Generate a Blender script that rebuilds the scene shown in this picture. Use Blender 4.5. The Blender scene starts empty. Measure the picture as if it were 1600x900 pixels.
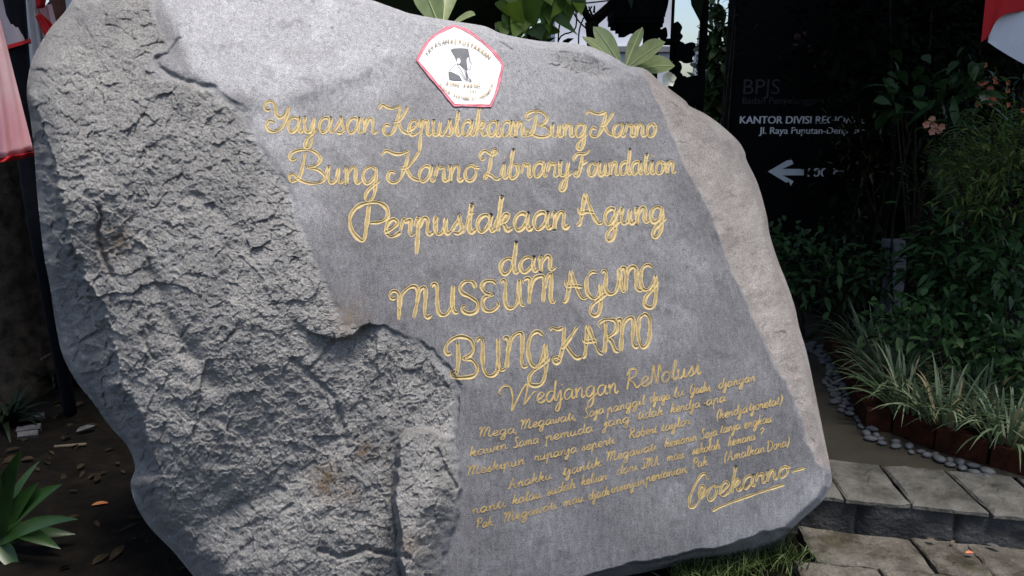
import bpy, math, random
import numpy as np
from mathutils import Vector

R = math.radians
scene = bpy.context.scene
col = scene.collection
random.seed(7)
rng = np.random.default_rng(7)

# ------------------------------------------------------------------ camera, sky, sun, exposure
CAM = np.array([0.0, 0.0, 1.5])
PITCH = R(13)
FPX = 1256.0                      # focal length in pixels of the 1600 wide photograph
FWD = np.array([0, math.cos(PITCH), -math.sin(PITCH)])
UPV = np.array([0, math.sin(PITCH), math.cos(PITCH)])
cd = bpy.data.cameras.new('camera')
cd.sensor_width = 36
cd.lens = 36 * FPX / 1600
cd.clip_start = 0.05
cd.clip_end = 2000
cam = bpy.data.objects.new('camera', cd)
cam.location = CAM
cam.rotation_euler = (R(90) - PITCH, 0, 0)
col.objects.link(cam)
scene.camera = cam

SUN_EL, SUN_AZ = R(74), R(142)     # azimuth clockwise from +Y: behind the camera, to its right
SUN_DIR = Vector((math.cos(SUN_EL) * math.sin(SUN_AZ), math.cos(SUN_EL) * math.cos(SUN_AZ), math.sin(SUN_EL)))
w_ = bpy.data.worlds.new('World')
scene.world = w_
w_.use_nodes = True
nt = w_.node_tree
bg = nt.nodes['Background']
sky = nt.nodes.new('ShaderNodeTexSky')
sky.sky_type = 'NISHITA'
sky.sun_disc = False
sky.sun_elevation = SUN_EL
sky.sun_rotation = SUN_AZ
sky.dust_density = 2.2
sky.air_density = 1.0
nt.links.new(sky.outputs[0], bg.inputs[0])
bg.inputs[1].default_value = 0.10
sd = bpy.data.lights.new('sun', 'SUN')
sd.energy = 3.0
sd.angle = R(18)
sd.color = (1.0, 0.94, 0.86)
so = bpy.data.objects.new('sun', sd)
so.rotation_euler = SUN_DIR.to_track_quat('Z', 'Y').to_euler()
so.location = (2, -2, 8)
col.objects.link(so)
scene.view_settings.view_transform = 'Standard'
scene.view_settings.look = 'None'
scene.view_settings.exposure = 0.92
scene.view_settings.gamma = 1.0

# ------------------------------------------------------------------ small helpers
def ray(x, y):
    x = np.asarray(x, float); y = np.asarray(y, float)
    a = ((x - 800) / FPX)[..., None]; b = ((450 - y) / FPX)[..., None]
    return FWD + a * np.array([1.0, 0, 0]) + b * UPV

def on_z(x, y, z):                # the point of the ground (height z) seen at that place
    d = ray(x, y); t = (z - CAM[2]) / d[..., 2]
    return CAM + d * t[..., None]

def on_y(x, y, Y):                # the point of an upright plane at distance Y
    d = ray(x, y); t = Y / d[..., 1]
    return CAM + d * t[..., None]

def S(x):
    x = np.clip(x, 0, 1)
    return x * x * (3 - 2 * x)

def _hash(ix, iy, iz, seed):
    h = (ix.astype(np.uint32) * np.uint32(374761393) + iy.astype(np.uint32) * np.uint32(668265263)
         + iz.astype(np.uint32) * np.uint32(2246822519) + np.uint32((seed * 3266489917) & 0xffffffff))
    h = (h ^ (h >> np.uint32(13))) * np.uint32(1274126177)
    h = h ^ (h >> np.uint32(16))
    return (h & np.uint32(0xffff)).astype(np.float32) / 32767.5 - 1.0

def noise3(p, scale, seed=0):
    q = p * scale
    f0 = np.floor(q)
    f = (q - f0).astype(np.float32)
    i = f0.astype(np.int64)
    u = f * f * f * (f * (f * 6 - 15) + 10)
    out = 0
    for dx in (0, 1):
        wx = u[:, 0] if dx else 1 - u[:, 0]
        for dy in (0, 1):
            wy = u[:, 1] if dy else 1 - u[:, 1]
            for dz in (0, 1):
                wz = u[:, 2] if dz else 1 - u[:, 2]
                out = out + wx * wy * wz * _hash(i[:, 0] + dx, i[:, 1] + dy, i[:, 2] + dz, seed)
    return out

def fbm(p, scale, octaves=4, seed=0, gain=0.5, ridged=False):
    out = 0; a = 1.0; tot = 0
    for k in range(octaves):
        n = noise3(p, scale * 2.03 ** k, seed + 17 * k)
        if ridged:
            n = 1 - 2 * np.abs(n)
        out = out + a * n; tot += a; a *= gain
    return out / tot

def sdist(px, py, poly, closed=True):
    """distance to a polygon (positive inside) or to an open polyline (always positive)"""
    px = np.asarray(px, float); py = np.asarray(py, float)
    P = np.array(poly, float)
    n = len(P); best = np.full(px.shape, 1e9); inside = np.zeros(px.shape, bool)
    for k in range(n if closed else n - 1):
        a = P[k]; b = P[(k + 1) % n]
        e = b - a; L = e @ e + 1e-9
        t = np.clip(((px - a[0]) * e[0] + (py - a[1]) * e[1]) / L, 0, 1)
        best = np.minimum(best, (px - a[0] - t * e[0]) ** 2 + (py - a[1] - t * e[1]) ** 2)
        if closed and a[1] != b[1]:
            c = ((a[1] > py) != (b[1] > py)) & (px < (b[0] - a[0]) * (py - a[1]) / (b[1] - a[1]) + a[0])
            inside ^= c
    d = np.sqrt(best)
    return np.where(inside, d, -d) if closed else d

def smooth_path(pts, step, closed=False):
    """Catmull-Rom through the points, resampled at equal steps"""
    P = np.array(pts, float)
    if len(P) == 2:
        Q = P
    else:
        ext = np.vstack([P[-1:], P, P[:2]]) if closed else np.vstack([2 * P[0] - P[1], P, 2 * P[-1] - P[-2]])
        Q = []
        m = len(P) if closed else len(P) - 1
        for i in range(m):
            p0, p1, p2, p3 = ext[i], ext[i + 1], ext[i + 2], ext[i + 3]
            t = np.linspace(0, 1, 12, endpoint=False)[:, None]
            Q.append(0.5 * (2 * p1 + (p2 - p0) * t + (2 * p0 - 5 * p1 + 4 * p2 - p3) * t ** 2 + (3 * p1 - p0 - 3 * p2 + p3) * t ** 3))
        Q.append(ext[-2 if not closed else -2][None, :] if not closed else P[:1])
        Q = np.vstack(Q)
    seg = np.linalg.norm(np.diff(Q, axis=0), axis=1)
    s = np.concatenate([[0], np.cumsum(seg)])
    n = max(2, int(s[-1] / step) + 1)
    u = np.linspace(0, s[-1], n)
    return np.stack([np.interp(u, s, Q[:, k]) for k in range(Q.shape[1])], 1)

class MB:
    """collects pieces of one mesh"""
    def __init__(self):
        self.v = []; self.f = []; self.n = 0; self.attr = []
    def add(self, v, f, var=None):
        v = np.asarray(v, float)
        self.v.append(v)
        self.f.extend([[int(i) + self.n for i in q] for q in f])
        self.attr.append(np.full(len(v), 0.5) if var is None else np.broadcast_to(np.asarray(var, float), (len(v),)))
        self.n += len(v)
        return self
    def mesh(self, name, smooth=False):
        me = bpy.data.meshes.new(name)
        v = np.vstack(self.v)
        me.from_pydata(v.tolist(), [], self.f)
        a = me.attributes.new('var', 'FLOAT', 'POINT')
        a.data.foreach_set('value', np.concatenate(self.attr).astype(np.float32))
        if smooth:
            me.polygons.foreach_set('use_smooth', np.ones(len(me.polygons), bool))
        me.update()
        return me

WORLD = {}
def tag(o, label=None, cat=None, group=None, kind=None):
    for k, v in (('label', label), ('category', cat), ('group', group), ('kind', kind)):
        if v: o[k] = v
    return o
def empty(name, loc, label, cat, group=None):
    o = bpy.data.objects.new(name, None); col.objects.link(o)
    o.location = loc; o.empty_display_size = 0.05
    WORLD[o] = Vector(loc)
    return tag(o, label, cat, group)
def obj(name, mb, mats, parent=None, smooth=False):
    me = mb if isinstance(mb, bpy.types.Mesh) else mb.mesh(name, smooth)
    for m in (mats if isinstance(mats, (list, tuple)) else [mats]): me.materials.append(m)
    o = bpy.data.objects.new(name, me); col.objects.link(o)
    if parent is not None:
        o.parent = parent; o.location = -WORLD[parent]
    WORLD[o] = Vector((0, 0, 0))
    return o

def box(lo, hi, var=None, jit=0):
    lo = np.array(lo, float); hi = np.array(hi, float)
    v = np.array([[x, y, z] for z in (lo[2], hi[2]) for y in (lo[1], hi[1]) for x in (lo[0], hi[0])])
    if jit: v = v + rng.uniform(-jit, jit, v.shape)
    f = [(0, 2, 3, 1), (4, 5, 7, 6), (0, 1, 5, 4), (2, 6, 7, 3), (0, 4, 6, 2), (1, 3, 7, 5)]
    return v, f

def tube(path, radii, sides=8, cap=True):
    P = np.array(path, float); n = len(P)
    r = np.broadcast_to(np.asarray(radii, float), (n,))
    T = np.gradient(P, axis=0); T /= np.linalg.norm(T, axis=1)[:, None] + 1e-9
    ref = np.array([0, 0, 1.0]) if abs(T[0][2]) < 0.9 else np.array([1.0, 0, 0])
    A = np.cross(T, ref); A /= np.linalg.norm(A, axis=1)[:, None] + 1e-9
    B = np.cross(T, A)
    th = np.linspace(0, 2 * math.pi, sides, endpoint=False)
    v = (P[:, None, :] + r[:, None, None] * (np.cos(th)[None, :, None] * A[:, None, :] + np.sin(th)[None, :, None] * B[:, None, :])).reshape(-1, 3)
    f = []
    for i in range(n - 1):
        for j in range(sides):
            k = (j + 1) % sides
            f.append((i * sides + j, i * sides + k, (i + 1) * sides + k, (i + 1) * sides + j))
    if cap:
        f.append(tuple(range(sides - 1, -1, -1))); f.append(tuple((n - 1) * sides + j for j in range(sides)))
    return v, f

def prism(poly3, back):
    """a flat outline given a thickness: poly3 in space, back = the offset to its other face"""
    P = np.array(poly3, float); n = len(P)
    v = np.vstack([P, P + np.array(back)])
    f = [tuple(range(n)), tuple(range(2 * n - 1, n - 1, -1))]
    f += [(i, n + i, n + (i + 1) % n, (i + 1) % n) for i in range(n)]
    return v, f

PROF = {
    'lance': lambda t: np.sin(np.pi * np.clip(t, 0, 1) ** 0.75) ** 0.8,
    'oval': lambda t: np.sin(np.pi * np.clip(t, 0, 1) ** 0.9) ** 0.65,
    'obov': lambda t: np.sin(np.pi * np.clip(t, 0, 1) ** 1.5) ** 0.7,
    'heart': lambda t: np.interp(t, [0, .03, .1, .25, .5, .75, .92, 1], [.55, .85, 1, .98, .72, .36, .1, .0]),
    'blade': lambda t: np.interp(t, [0, .1, .5, .8, 1], [.7, 1, .85, .45, .0]),
}
def leaves(P, D, L, W, droop=0.3, fold=0.15, seg=4, prof='lance', up=None, roll=0.5):
    """many leaves as folded, curved blades; returns verts, faces, leaf index per vertex"""
    P = np.asarray(P, float); N = len(P)
    D = np.asarray(D, float); D = D / (np.linalg.norm(D, axis=1)[:, None] + 1e-9)
    L = np.broadcast_to(np.asarray(L, float), (N,)); W = np.broadcast_to(np.asarray(W, float), (N,))
    droop = np.broadcast_to(np.asarray(droop, float), (N,))
    U = np.tile(np.array([0, 0, 1.0]), (N, 1)) if up is None else np.broadcast_to(np.asarray(up, float), (N, 3))
    U = U + rng.normal(0, roll, (N, 3)) * 0.6
    Sd = np.cross(D, U); Sd /= np.linalg.norm(Sd, axis=1)[:, None] + 1e-9
    Nn = np.cross(Sd, D)
    t = np.linspace(0, 1, seg + 1)
    wv = PROF[prof](t) * 0.5
    wv[-1] = max(wv[-1], 0.01); wv[0] = max(wv[0], 0.04)
    V = np.zeros((N, seg + 1, 3, 3))
    axis = P[:, None, :] + D[:, None, :] * (t[None, :, None] * L[:, None, None]) - np.array([0, 0, 1.0]) * (droop[:, None] * L[:, None] * t[None, :] ** 2)[..., None]
    for j, s in enumerate((-1, 0, 1)):
        V[:, :, j, :] = axis + Sd[:, None, :] * (s * wv[None, :, None] * W[:, None, None]) + Nn[:, None, :] * (abs(s) * fold * wv[None, :, None] * W[:, None, None])
    m = (seg + 1) * 3
    base = []
    for i in range(seg):
        for j in (0, 1):
            a = i * 3 + j
            base.append((a, a + 1, a + 4, a + 3))
    base = np.array(base)
    F = (base[None] + (np.arange(N) * m)[:, None, None]).reshape(-1, 4)
    return V.reshape(-1, 3), F.tolist(), np.repeat(np.arange(N), m)

# ------------------------------------------------------------------ materials
def nodes_of(name):
    m = bpy.data.materials.new(name); m.use_nodes = True
    t = m.node_tree
    return m, t, t.nodes, t.links, t.nodes['Principled BSDF']

def mix_rgb(N, Lk, fac, a, b, mode='MIX'):
    n = N.new('ShaderNodeMix'); n.data_type = 'RGBA'; n.blend_type = mode
    for sock, val in ((0, fac), (6, a), (7, b)):
        if isinstance(val, (int, float)): n.inputs[sock].default_value = val
        elif isinstance(val, tuple): n.inputs[sock].default_value = (*val, 1) if len(val) == 3 else val
        else: Lk.new(val, n.inputs[sock])
    return n.outputs[2]

def tex_noise(N, Lk, scale, detail=4, rough=0.55, vec=None, out=0):
    n = N.new('ShaderNodeTexNoise')
    n.inputs['Scale'].default_value = scale; n.inputs['Detail'].default_value = detail; n.inputs['Roughness'].default_value = rough
    if vec is not None: Lk.new(vec, n.inputs['Vector'])
    return n.outputs[out]

def ramp(N, Lk, src, lo, hi, a=(0, 0, 0), b=(1, 1, 1)):
    r = N.new('ShaderNodeValToRGB')
    r.color_ramp.elements[0].position = lo; r.color_ramp.elements[0].color = (*a, 1)
    r.color_ramp.elements[1].position = hi; r.color_ramp.elements[1].color = (*b, 1)
    Lk.new(src, r.inputs[0])
    return r.outputs[0]

def attr(N, name):
    a = N.new('ShaderNodeAttribute'); a.attribute_name = name
    return a.outputs['Fac']

def objco(N):
    return N.new('ShaderNodeTexCoord').outputs['Object']

def bump(N, Lk, h, dist, strength=1.0, prev=None):
    b = N.new('ShaderNodeBump'); b.inputs['Distance'].default_value = dist
    if isinstance(strength, (int, float)): b.inputs['Strength'].default_value = strength
    else: Lk.new(strength, b.inputs['Strength'])
    Lk.new(h, b.inputs['Height'])
    if prev is not None: Lk.new(prev, b.inputs['Normal'])
    return b.outputs[0]

def simple(name, c1, c2=None, rough=0.7, scale=8, bump_d=0.0, bump_scale=60, metallic=0.0, spec=0.3, detail=5):
    m, t, N, L, P = nodes_of(name)
    oc = objco(N)
    c2 = c2 or tuple(x * 0.7 for x in c1)
    f = ramp(N, L, tex_noise(N, L, scale, detail, 0.6, oc), 0.32, 0.68)
    L.new(mix_rgb(N, L, f, c1, c2), P.inputs['Base Color'])
    P.inputs['Roughness'].default_value = rough; P.inputs['Metallic'].default_value = metallic
    P.inputs['Specular IOR Level'].default_value = spec
    if bump_d:
        L.new(bump(N, L, tex_noise(N, L, bump_scale, 6, 0.6, oc), bump_d), P.inputs['Normal'])
    return m

def leafmat(name, c1, c2, rough=0.45, transl=0.25, spec=0.35, dry=None):
    m, t, N, L, P = nodes_of(name)
    v = attr(N, 'var')
    c = mix_rgb(N, L, v, c1, c2)
    n = ramp(N, L, tex_noise(N, L, 30, 3, 0.6, objco(N)), 0.3, 0.75)
    c = mix_rgb(N, L, n, c, mix_rgb(N, L, 0.35, c, (0.01, 0.015, 0.004)))
    if dry:
        c = mix_rgb(N, L, ramp(N, L, v, 0.93, 0.95), c, dry)
    L.new(c, P.inputs['Base Color'])
    P.inputs['Roughness'].default_value = rough
    P.inputs['Specular IOR Level'].default_value = spec
    tr = N.new('ShaderNodeBsdfTranslucent')
    L.new(mix_rgb(N, L, 0.5, c, (0.25, 0.4, 0.03)) if transl > 0.3 else c, tr.inputs[0])
    mx = N.new('ShaderNodeMixShader'); mx.inputs[0].default_value = transl
    L.new(P.outputs[0], mx.inputs[1]); L.new(tr.outputs[0], mx.inputs[2])
    L.new(mx.outputs[0], N['Material Output'].inputs['Surface'])
    return m

def stone_material():
    m, t, N, L, P = nodes_of('andesite')
    oc = objco(N)
    ro, st, stain, pale = attr(N, 'rough'), attr(N, 'strip'), attr(N, 'stain'), attr(N, 'pale')
    # ground face: blue grey with faint cloudy patches, fine grain and small dark pits
    big = ramp(N, L, tex_noise(N, L, 3.2, 5, 0.6, oc), 0.3, 0.7)
    face = mix_rgb(N, L, big, (0.098, 0.097, 0.104), (0.205, 0.204, 0.211))
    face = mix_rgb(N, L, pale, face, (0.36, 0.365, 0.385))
    grain = ramp(N, L, tex_noise(N, L, 330, 3, 0.7, oc), 0.3, 0.72, (0.40, 0.40, 0.41), (1.65, 1.65, 1.66))
    face = mix_rgb(N, L, 1.0, face, grain, 'MULTIPLY')
    blot = ramp(N, L, tex_noise(N, L, 13, 5, 0.65, oc), 0.56, 0.74, (1, 1, 1), (0.62, 0.61, 0.62))
    face = mix_rgb(N, L, 1.0, face, blot, 'MULTIPLY')
    scuff = ramp(N, L, tex_noise(N, L, 5.5, 7, 0.72, oc), 0.54, 0.78, (1, 1, 1), (1.5, 1.5, 1.52))
    face = mix_rgb(N, L, 1.0, face, scuff, 'MULTIPLY')
    mp = N.new('ShaderNodeMapping'); mp.inputs['Scale'].default_value = (1, 1, .22); L.new(oc, mp.inputs['Vector'])
    streak = ramp(N, L, tex_noise(N, L, 90, 4, 0.65, mp.outputs[0]), 0.3, 0.72, (0.78, 0.78, 0.78), (1.22, 1.22, 1.22))
    face = mix_rgb(N, L, 1.0, face, streak, 'MULTIPLY')
    pit = ramp(N, L, tex_noise(N, L, 95, 2, 0.5, oc), 0.70, 0.74)
    face = mix_rgb(N, L, mix_rgb(N, L, 1.0, pit, (0.75, 0.75, 0.75), 'MULTIPLY'), face, (0.04, 0.04, 0.045))
    red = ramp(N, L, tex_noise(N, L, 2.1, 3, 0.6, oc), 0.58, 0.8)
    face = mix_rgb(N, L, mix_rgb(N, L, 1.0, red, (0.5, 0.5, 0.5), 'MULTIPLY'), face, (0.13, 0.10, 0.11))
    # split rock: paler, crystalline
    big2 = ramp(N, L, tex_noise(N, L, 6, 6, 0.65, oc), 0.3, 0.7)
    rk = mix_rgb(N, L, big2, (0.225, 0.223, 0.226), (0.40, 0.39, 0.378))
    g2 = ramp(N, L, tex_noise(N, L, 150, 5, 0.75, oc), 0.3, 0.72, (0.42, 0.42, 0.43), (1.75, 1.75, 1.74))
    rk = mix_rgb(N, L, 1.0, rk, g2, 'MULTIPLY')
    # dressed edge: buff pink weathered skin
    big3 = ramp(N, L, tex_noise(N, L, 9, 6, 0.65, oc), 0.3, 0.7)
    sk = mix_rgb(N, L, big3, (0.27, 0.242, 0.229), (0.425, 0.39, 0.371))
    g3 = ramp(N, L, tex_noise(N, L, 210, 4, 0.7, oc), 0.3, 0.72, (0.5, 0.5, 0.5), (1.55, 1.55, 1.55))
    sk = mix_rgb(N, L, 1.0, sk, g3, 'MULTIPLY')
    c = mix_rgb(N, L, ro, face, rk)
    c = mix_rgb(N, L, st, c, sk)
    sn = ramp(N, L, tex_noise(N, L, 60, 5, 0.7, oc), 0.35, 0.6)
    c = mix_rgb(N, L, mix_rgb(N, L, 1.0, sn, stain, 'MULTIPLY'), c, (0.17, 0.10, 0.035))
    L.new(c, P.inputs['Base Color'])
    P.inputs['Roughness'].default_value = 0.72
    P.inputs['Specular IOR Level'].default_value = 0.35
    mth = N.new('ShaderNodeMath'); mth.operation = 'MAXIMUM'; L.new(ro, mth.inputs[0])
    hs = N.new('ShaderNodeMath'); hs.operation = 'MULTIPLY'; hs.inputs[1].default_value = 0.8; L.new(st, hs.inputs[0])
    L.new(hs.outputs[0], mth.inputs[1])
    b1 = bump(N, L, tex_noise(N, L, 210, 6, 0.75, oc), 0.0075, mth.outputs[0])
    b2 = bump(N, L, tex_noise(N, L, 420, 3, 0.6, oc), 0.0012, 0.8, b1)
    L.new(b2, P.inputs['Normal'])
    return m

def gold_material():
    m, t, N, L, P = nodes_of('gold_paint')
    oc = objco(N)
    f = ramp(N, L, tex_noise(N, L, 120, 5, 0.7, oc), 0.35, 0.7)
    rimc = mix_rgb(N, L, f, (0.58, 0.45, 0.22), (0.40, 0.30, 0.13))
    floor = mix_rgb(N, L, f, (0.36, 0.27, 0.12), (0.22, 0.17, 0.085))       # groove's shade put into the colour: floor darker than the rims
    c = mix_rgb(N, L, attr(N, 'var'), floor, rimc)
    wear = ramp(N, L, tex_noise(N, L, 38, 5, 0.7, oc), 0.54, 0.70)
    c = mix_rgb(N, L, wear, c, (0.24, 0.215, 0.17))
    L.new(c, P.inputs['Base Color'])
    P.inputs['Metallic'].default_value = 0.05; P.inputs['Roughness'].default_value = 0.65
    L.new(bump(N, L, tex_noise(N, L, 260, 4, 0.6, oc), 0.0012), P.inputs['Normal'])
    return m

M = {}
M['stone'] = stone_material()
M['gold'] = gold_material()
M['gold_thin'] = simple('faded_brown_gold', (0.52, 0.375, 0.155), (0.30, 0.225, 0.115), 0.65, 60)
M['white'] = simple('white_enamel', (0.72, 0.72, 0.715), (0.66, 0.66, 0.655), 0.4, 14)
M['rim_red'] = simple('red_rim_paint', (0.44, 0.09, 0.13), (0.55, 0.22, 0.27), 0.5, 40, 0.002, 90)
M['ink'] = simple('blue_black_ink', (0.05, 0.06, 0.08), (0.075, 0.085, 0.105), 0.5, 60)
M['pale_gold'] = simple('faded_gold_paint', (0.24, 0.16, 0.06), (0.34, 0.24, 0.11), 0.5, 120)
M['dull_letter'] = simple('worn_grey_gold_paint', (0.12, 0.11, 0.09), (0.20, 0.18, 0.14), 0.5, 120)
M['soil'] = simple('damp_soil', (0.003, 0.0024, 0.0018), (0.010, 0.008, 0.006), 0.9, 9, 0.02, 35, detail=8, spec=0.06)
M['paving'] = simple('wet_flagstone', (0.030, 0.028, 0.016), (0.115, 0.105, 0.088), 0.6, 7, 0.014, 40, detail=8)
def flagstone():
    m, t, N, L, P = nodes_of('mossy_flagstone'); oc = objco(N)
    a = ramp(N, L, tex_noise(N, L, 9, 8, 0.68, oc), 0.36, 0.64)
    c = mix_rgb(N, L, a, (0.060, 0.053, 0.043), (0.150, 0.138, 0.118))
    g_ = ramp(N, L, tex_noise(N, L, 150, 4, 0.7, oc), 0.3, 0.7, (0.6, 0.6, 0.6), (1.4, 1.4, 1.4))
    c = mix_rgb(N, L, 1.0, c, g_, 'MULTIPLY')
    wet = ramp(N, L, tex_noise(N, L, 3.6, 6, 0.62, oc), 0.50, 0.56)
    c = mix_rgb(N, L, mix_rgb(N, L, 1.0, wet, (0.8, 0.8, 0.8), 'MULTIPLY'), c, (0.030, 0.025, 0.013))
    moss = ramp(N, L, tex_noise(N, L, 6.5, 7, 0.7, oc), 0.58, 0.68)
    c = mix_rgb(N, L, mix_rgb(N, L, 1.0, moss, (0.75, 0.75, 0.75), 'MULTIPLY'), c, (0.040, 0.045, 0.012))
    L.new(c, P.inputs['Base Color']); P.inputs['Roughness'].default_value = 0.65; P.inputs['Specular IOR Level'].default_value = 0.25
    L.new(bump(N, L, tex_noise(N, L, 40, 8, 0.7, oc), 0.014), P.inputs['Normal'])
    return m
M['paving'] = flagstone()
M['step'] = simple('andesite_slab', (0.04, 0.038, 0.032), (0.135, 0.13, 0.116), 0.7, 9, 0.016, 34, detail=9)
M['riser'] = simple('shaded_slab_front', (0.02, 0.02, 0.021), (0.06, 0.06, 0.061), 0.85, 9, 0.02, 40, detail=8)  # shade of the slab fronts put into a darker colour than the treads
M['concrete'] = simple('dark_washed_concrete', (0.03, 0.027, 0.021), (0.055, 0.05, 0.04), 0.75, 3, 0.004, 70, detail=9, spec=0.06)
M['brick'] = simple('terracotta_brick', (0.055, 0.018, 0.010), (0.022, 0.009, 0.006), 0.85, 20, 0.004, 60, spec=0.06)
M['pebble'] = simple('grey_river_stone', (0.062, 0.066, 0.072), (0.11, 0.116, 0.124), 0.55, 22, 0.001, 160)
M['board'] = simple('black_sign_panel', (0.0035, 0.0035, 0.0045), (0.005, 0.005, 0.006), 0.7, 3, spec=0.06)
M['sign_white'] = simple('white_vinyl', (0.80, 0.81, 0.84), (0.76, 0.77, 0.80), 0.6, 30)
M['sign_dim'] = simple('dull_grey_vinyl', (0.06, 0.058, 0.06), (0.045, 0.044, 0.045), 0.7, 25, spec=0.1)
M['sign_rose'] = simple('dull_rose_vinyl', (0.085, 0.045, 0.048), (0.06, 0.034, 0.036), 0.7, 25, spec=0.1)
M['flag_red'] = simple('red_flag_cloth', (0.48, 0.018, 0.02), (0.40, 0.014, 0.016), 0.85, 6, 0.002, 300)
M['flag_white'] = simple('white_flag_cloth', (0.62, 0.62, 0.66), (0.52, 0.52, 0.56), 0.85, 6, 0.002, 300)
M['flag_pink'] = simple('pink_stained_cloth', (0.62, 0.43, 0.44), (0.57, 0.25, 0.29), 0.85, 4, 0.002, 300)
M['flag_grey'] = simple('greyed_white_cloth', (0.34, 0.30, 0.33), (0.27, 0.23, 0.26), 0.85, 6, 0.002, 300)
M['pole_navy'] = simple('navy_painted_pole', (0.004, 0.005, 0.008), (0.008, 0.009, 0.013), 0.6, 30, spec=0.12)
M['wood'] = simple('brown_wood', (0.13, 0.045, 0.025), (0.08, 0.03, 0.018), 0.7, 20, 0.002, 80)
M['bark'] = simple('dark_bark', (0.010, 0.008, 0.006), (0.055, 0.043, 0.031), 0.9, 14, 0.02, 30, detail=8, spec=0.06)
M['black_bark'] = simple('black_bark', (0.003, 0.003, 0.0035), (0.006, 0.0055, 0.0055), 0.9, 20, 0.01, 50, spec=0.04)
M['carved'] = simple('mossy_black_stone', (0.0028, 0.0032, 0.004), (0.006, 0.007, 0.008), 0.95, 12, 0.01, 50, spec=0.03)
M['plaster'] = simple('pale_render', (0.55, 0.57, 0.62), (0.50, 0.52, 0.57), 0.8, 1.2)
M['grey_wall'] = simple('grey_render', (0.22, 0.22, 0.24), (0.17, 0.17, 0.18), 0.85, 4)
M['steel'] = simple('galvanised_steel', (0.25, 0.27, 0.31), (0.2, 0.22, 0.25), 0.5, 10, metallic=0.3)
M['twig'] = simple('dry_twig', (0.12, 0.095, 0.065), (0.07, 0.055, 0.04), 0.85, 30)
M['tile'] = simple('pale_tile', (0.10, 0.10, 0.105), (0.04, 0.04, 0.042), 0.7, 30)
M['petal_orange'] = simple('orange_petal', (0.62, 0.17, 0.07), (0.50, 0.13, 0.08), 0.6, 40)
M['petal_pink'] = simple('salmon_petal', (0.62, 0.22, 0.14), (0.55, 0.3, 0.2), 0.6, 50)
M['petal_white'] = simple('cream_petal', (0.75, 0.74, 0.55), (0.78, 0.78, 0.7), 0.5, 30)
M['dead_leaf'] = simple('dead_leaf', (0.035, 0.025, 0.015), (0.012, 0.009, 0.006), 0.8, 25, spec=0.06)
M['orange_leaf'] = simple('orange_leaf', (0.38, 0.13, 0.04), (0.28, 0.10, 0.04), 0.7, 25)
L_ = leafmat
M['leaf_frangipani'] = L_('frangipani_leaf', (0.24, 0.32, 0.13), (0.40, 0.46, 0.25), 0.4, 0.35)
M['leaf_midrib'] = simple('pale_midrib', (0.42, 0.46, 0.24), (0.36, 0.42, 0.2), 0.5, 20)
M['leaf_heart'] = L_('heart_leaf', (0.05, 0.11, 0.03), (0.16, 0.26, 0.035), 0.4, 0.4)
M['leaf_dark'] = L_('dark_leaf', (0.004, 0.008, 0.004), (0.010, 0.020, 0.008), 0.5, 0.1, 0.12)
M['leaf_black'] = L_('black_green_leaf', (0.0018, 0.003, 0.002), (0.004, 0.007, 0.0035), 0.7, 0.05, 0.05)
M['leaf_mid'] = L_('mid_green_leaf', (0.016, 0.042, 0.012), (0.055, 0.12, 0.038), 0.45, 0.12, 0.2)
M['leaf_yellow'] = L_('yellow_green_leaf', (0.03, 0.058, 0.012), (0.15, 0.20, 0.05), 0.5, 0.2, 0.15)
M['leaf_far'] = L_('light_green_far_leaf', (0.04, 0.075, 0.025), (0.09, 0.15, 0.05), 0.5, 0.25)  # light green foliage of the far trees
M['leaf_lily'] = L_('lily_leaf', (0.010, 0.034, 0.007), (0.024, 0.064, 0.015), 0.35, 0.15)
M['leaf_grass'] = L_('variegated_blade', (0.035, 0.075, 0.025), (0.27, 0.34, 0.20), 0.5, 0.2, dry=(0.30, 0.24, 0.13))
M['leaf_lawn'] = L_('lawn_blade', (0.035, 0.065, 0.015), (0.11, 0.14, 0.045), 0.5, 0.2)
M['leaf_buff'] = L_('buff_leaf', (0.07, 0.06, 0.022), (0.12, 0.10, 0.045), 0.5, 0.2)

# ------------------------------------------------------------------ the boulder
YAW, LEAN = R(20), R(15)
NRM = np.array([math.cos(LEAN) * math.sin(YAW), -math.cos(LEAN) * math.cos(YAW), math.sin(LEAN)])
P0 = FWD * 2.3                      # relative to the camera
N0 = float(NRM @ P0)
MPP = 2.3 / FPX
def on_face(x, y, w=0.0):
    d = ray(x, y); t = (N0 + np.asarray(w)) / (d @ NRM)
    return CAM + d * t[..., None]

OUT = [(113, 0), (100, 20), (80, 42), (62, 70), (50, 95), (44, 120), (42, 150), (48, 190), (54, 245), (58, 303), (68, 394), (78, 447), (88, 513), (99, 558),
       (120, 597), (143, 626), (171, 665), (199, 697), (211, 730), (204, 756), (213, 790), (235, 825), (270, 861), (302, 900), (350, 960), (440, 1040),
       (560, 1082), (700, 1072), (800, 1020), (860, 955), (930, 912), (1000, 896), (1080, 880), (1130, 878), (1180, 872), (1220, 851), (1235, 829),
       (1258, 807), (1284, 784), (1297, 762), (1299, 740), (1284, 664), (1267, 580), (1259, 545), (1249, 512), (1242, 479), (1229, 441), (1216, 408),
       (1203, 367), (1198, 336), (1184, 287), (1167, 251), (1164, 238), (1153, 220), (1127, 196), (1102, 178), (1078, 166), (1069, 156), (1033, 129), (1008, 108), (980, 102),
       (964, 92), (926, 74), (891, 67), (843, 64), (786, 53), (757, 41), (709, 33), (645, 22), (620, 14), (560, -6), (450, -30), (300, -42), (180, -32)]
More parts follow.
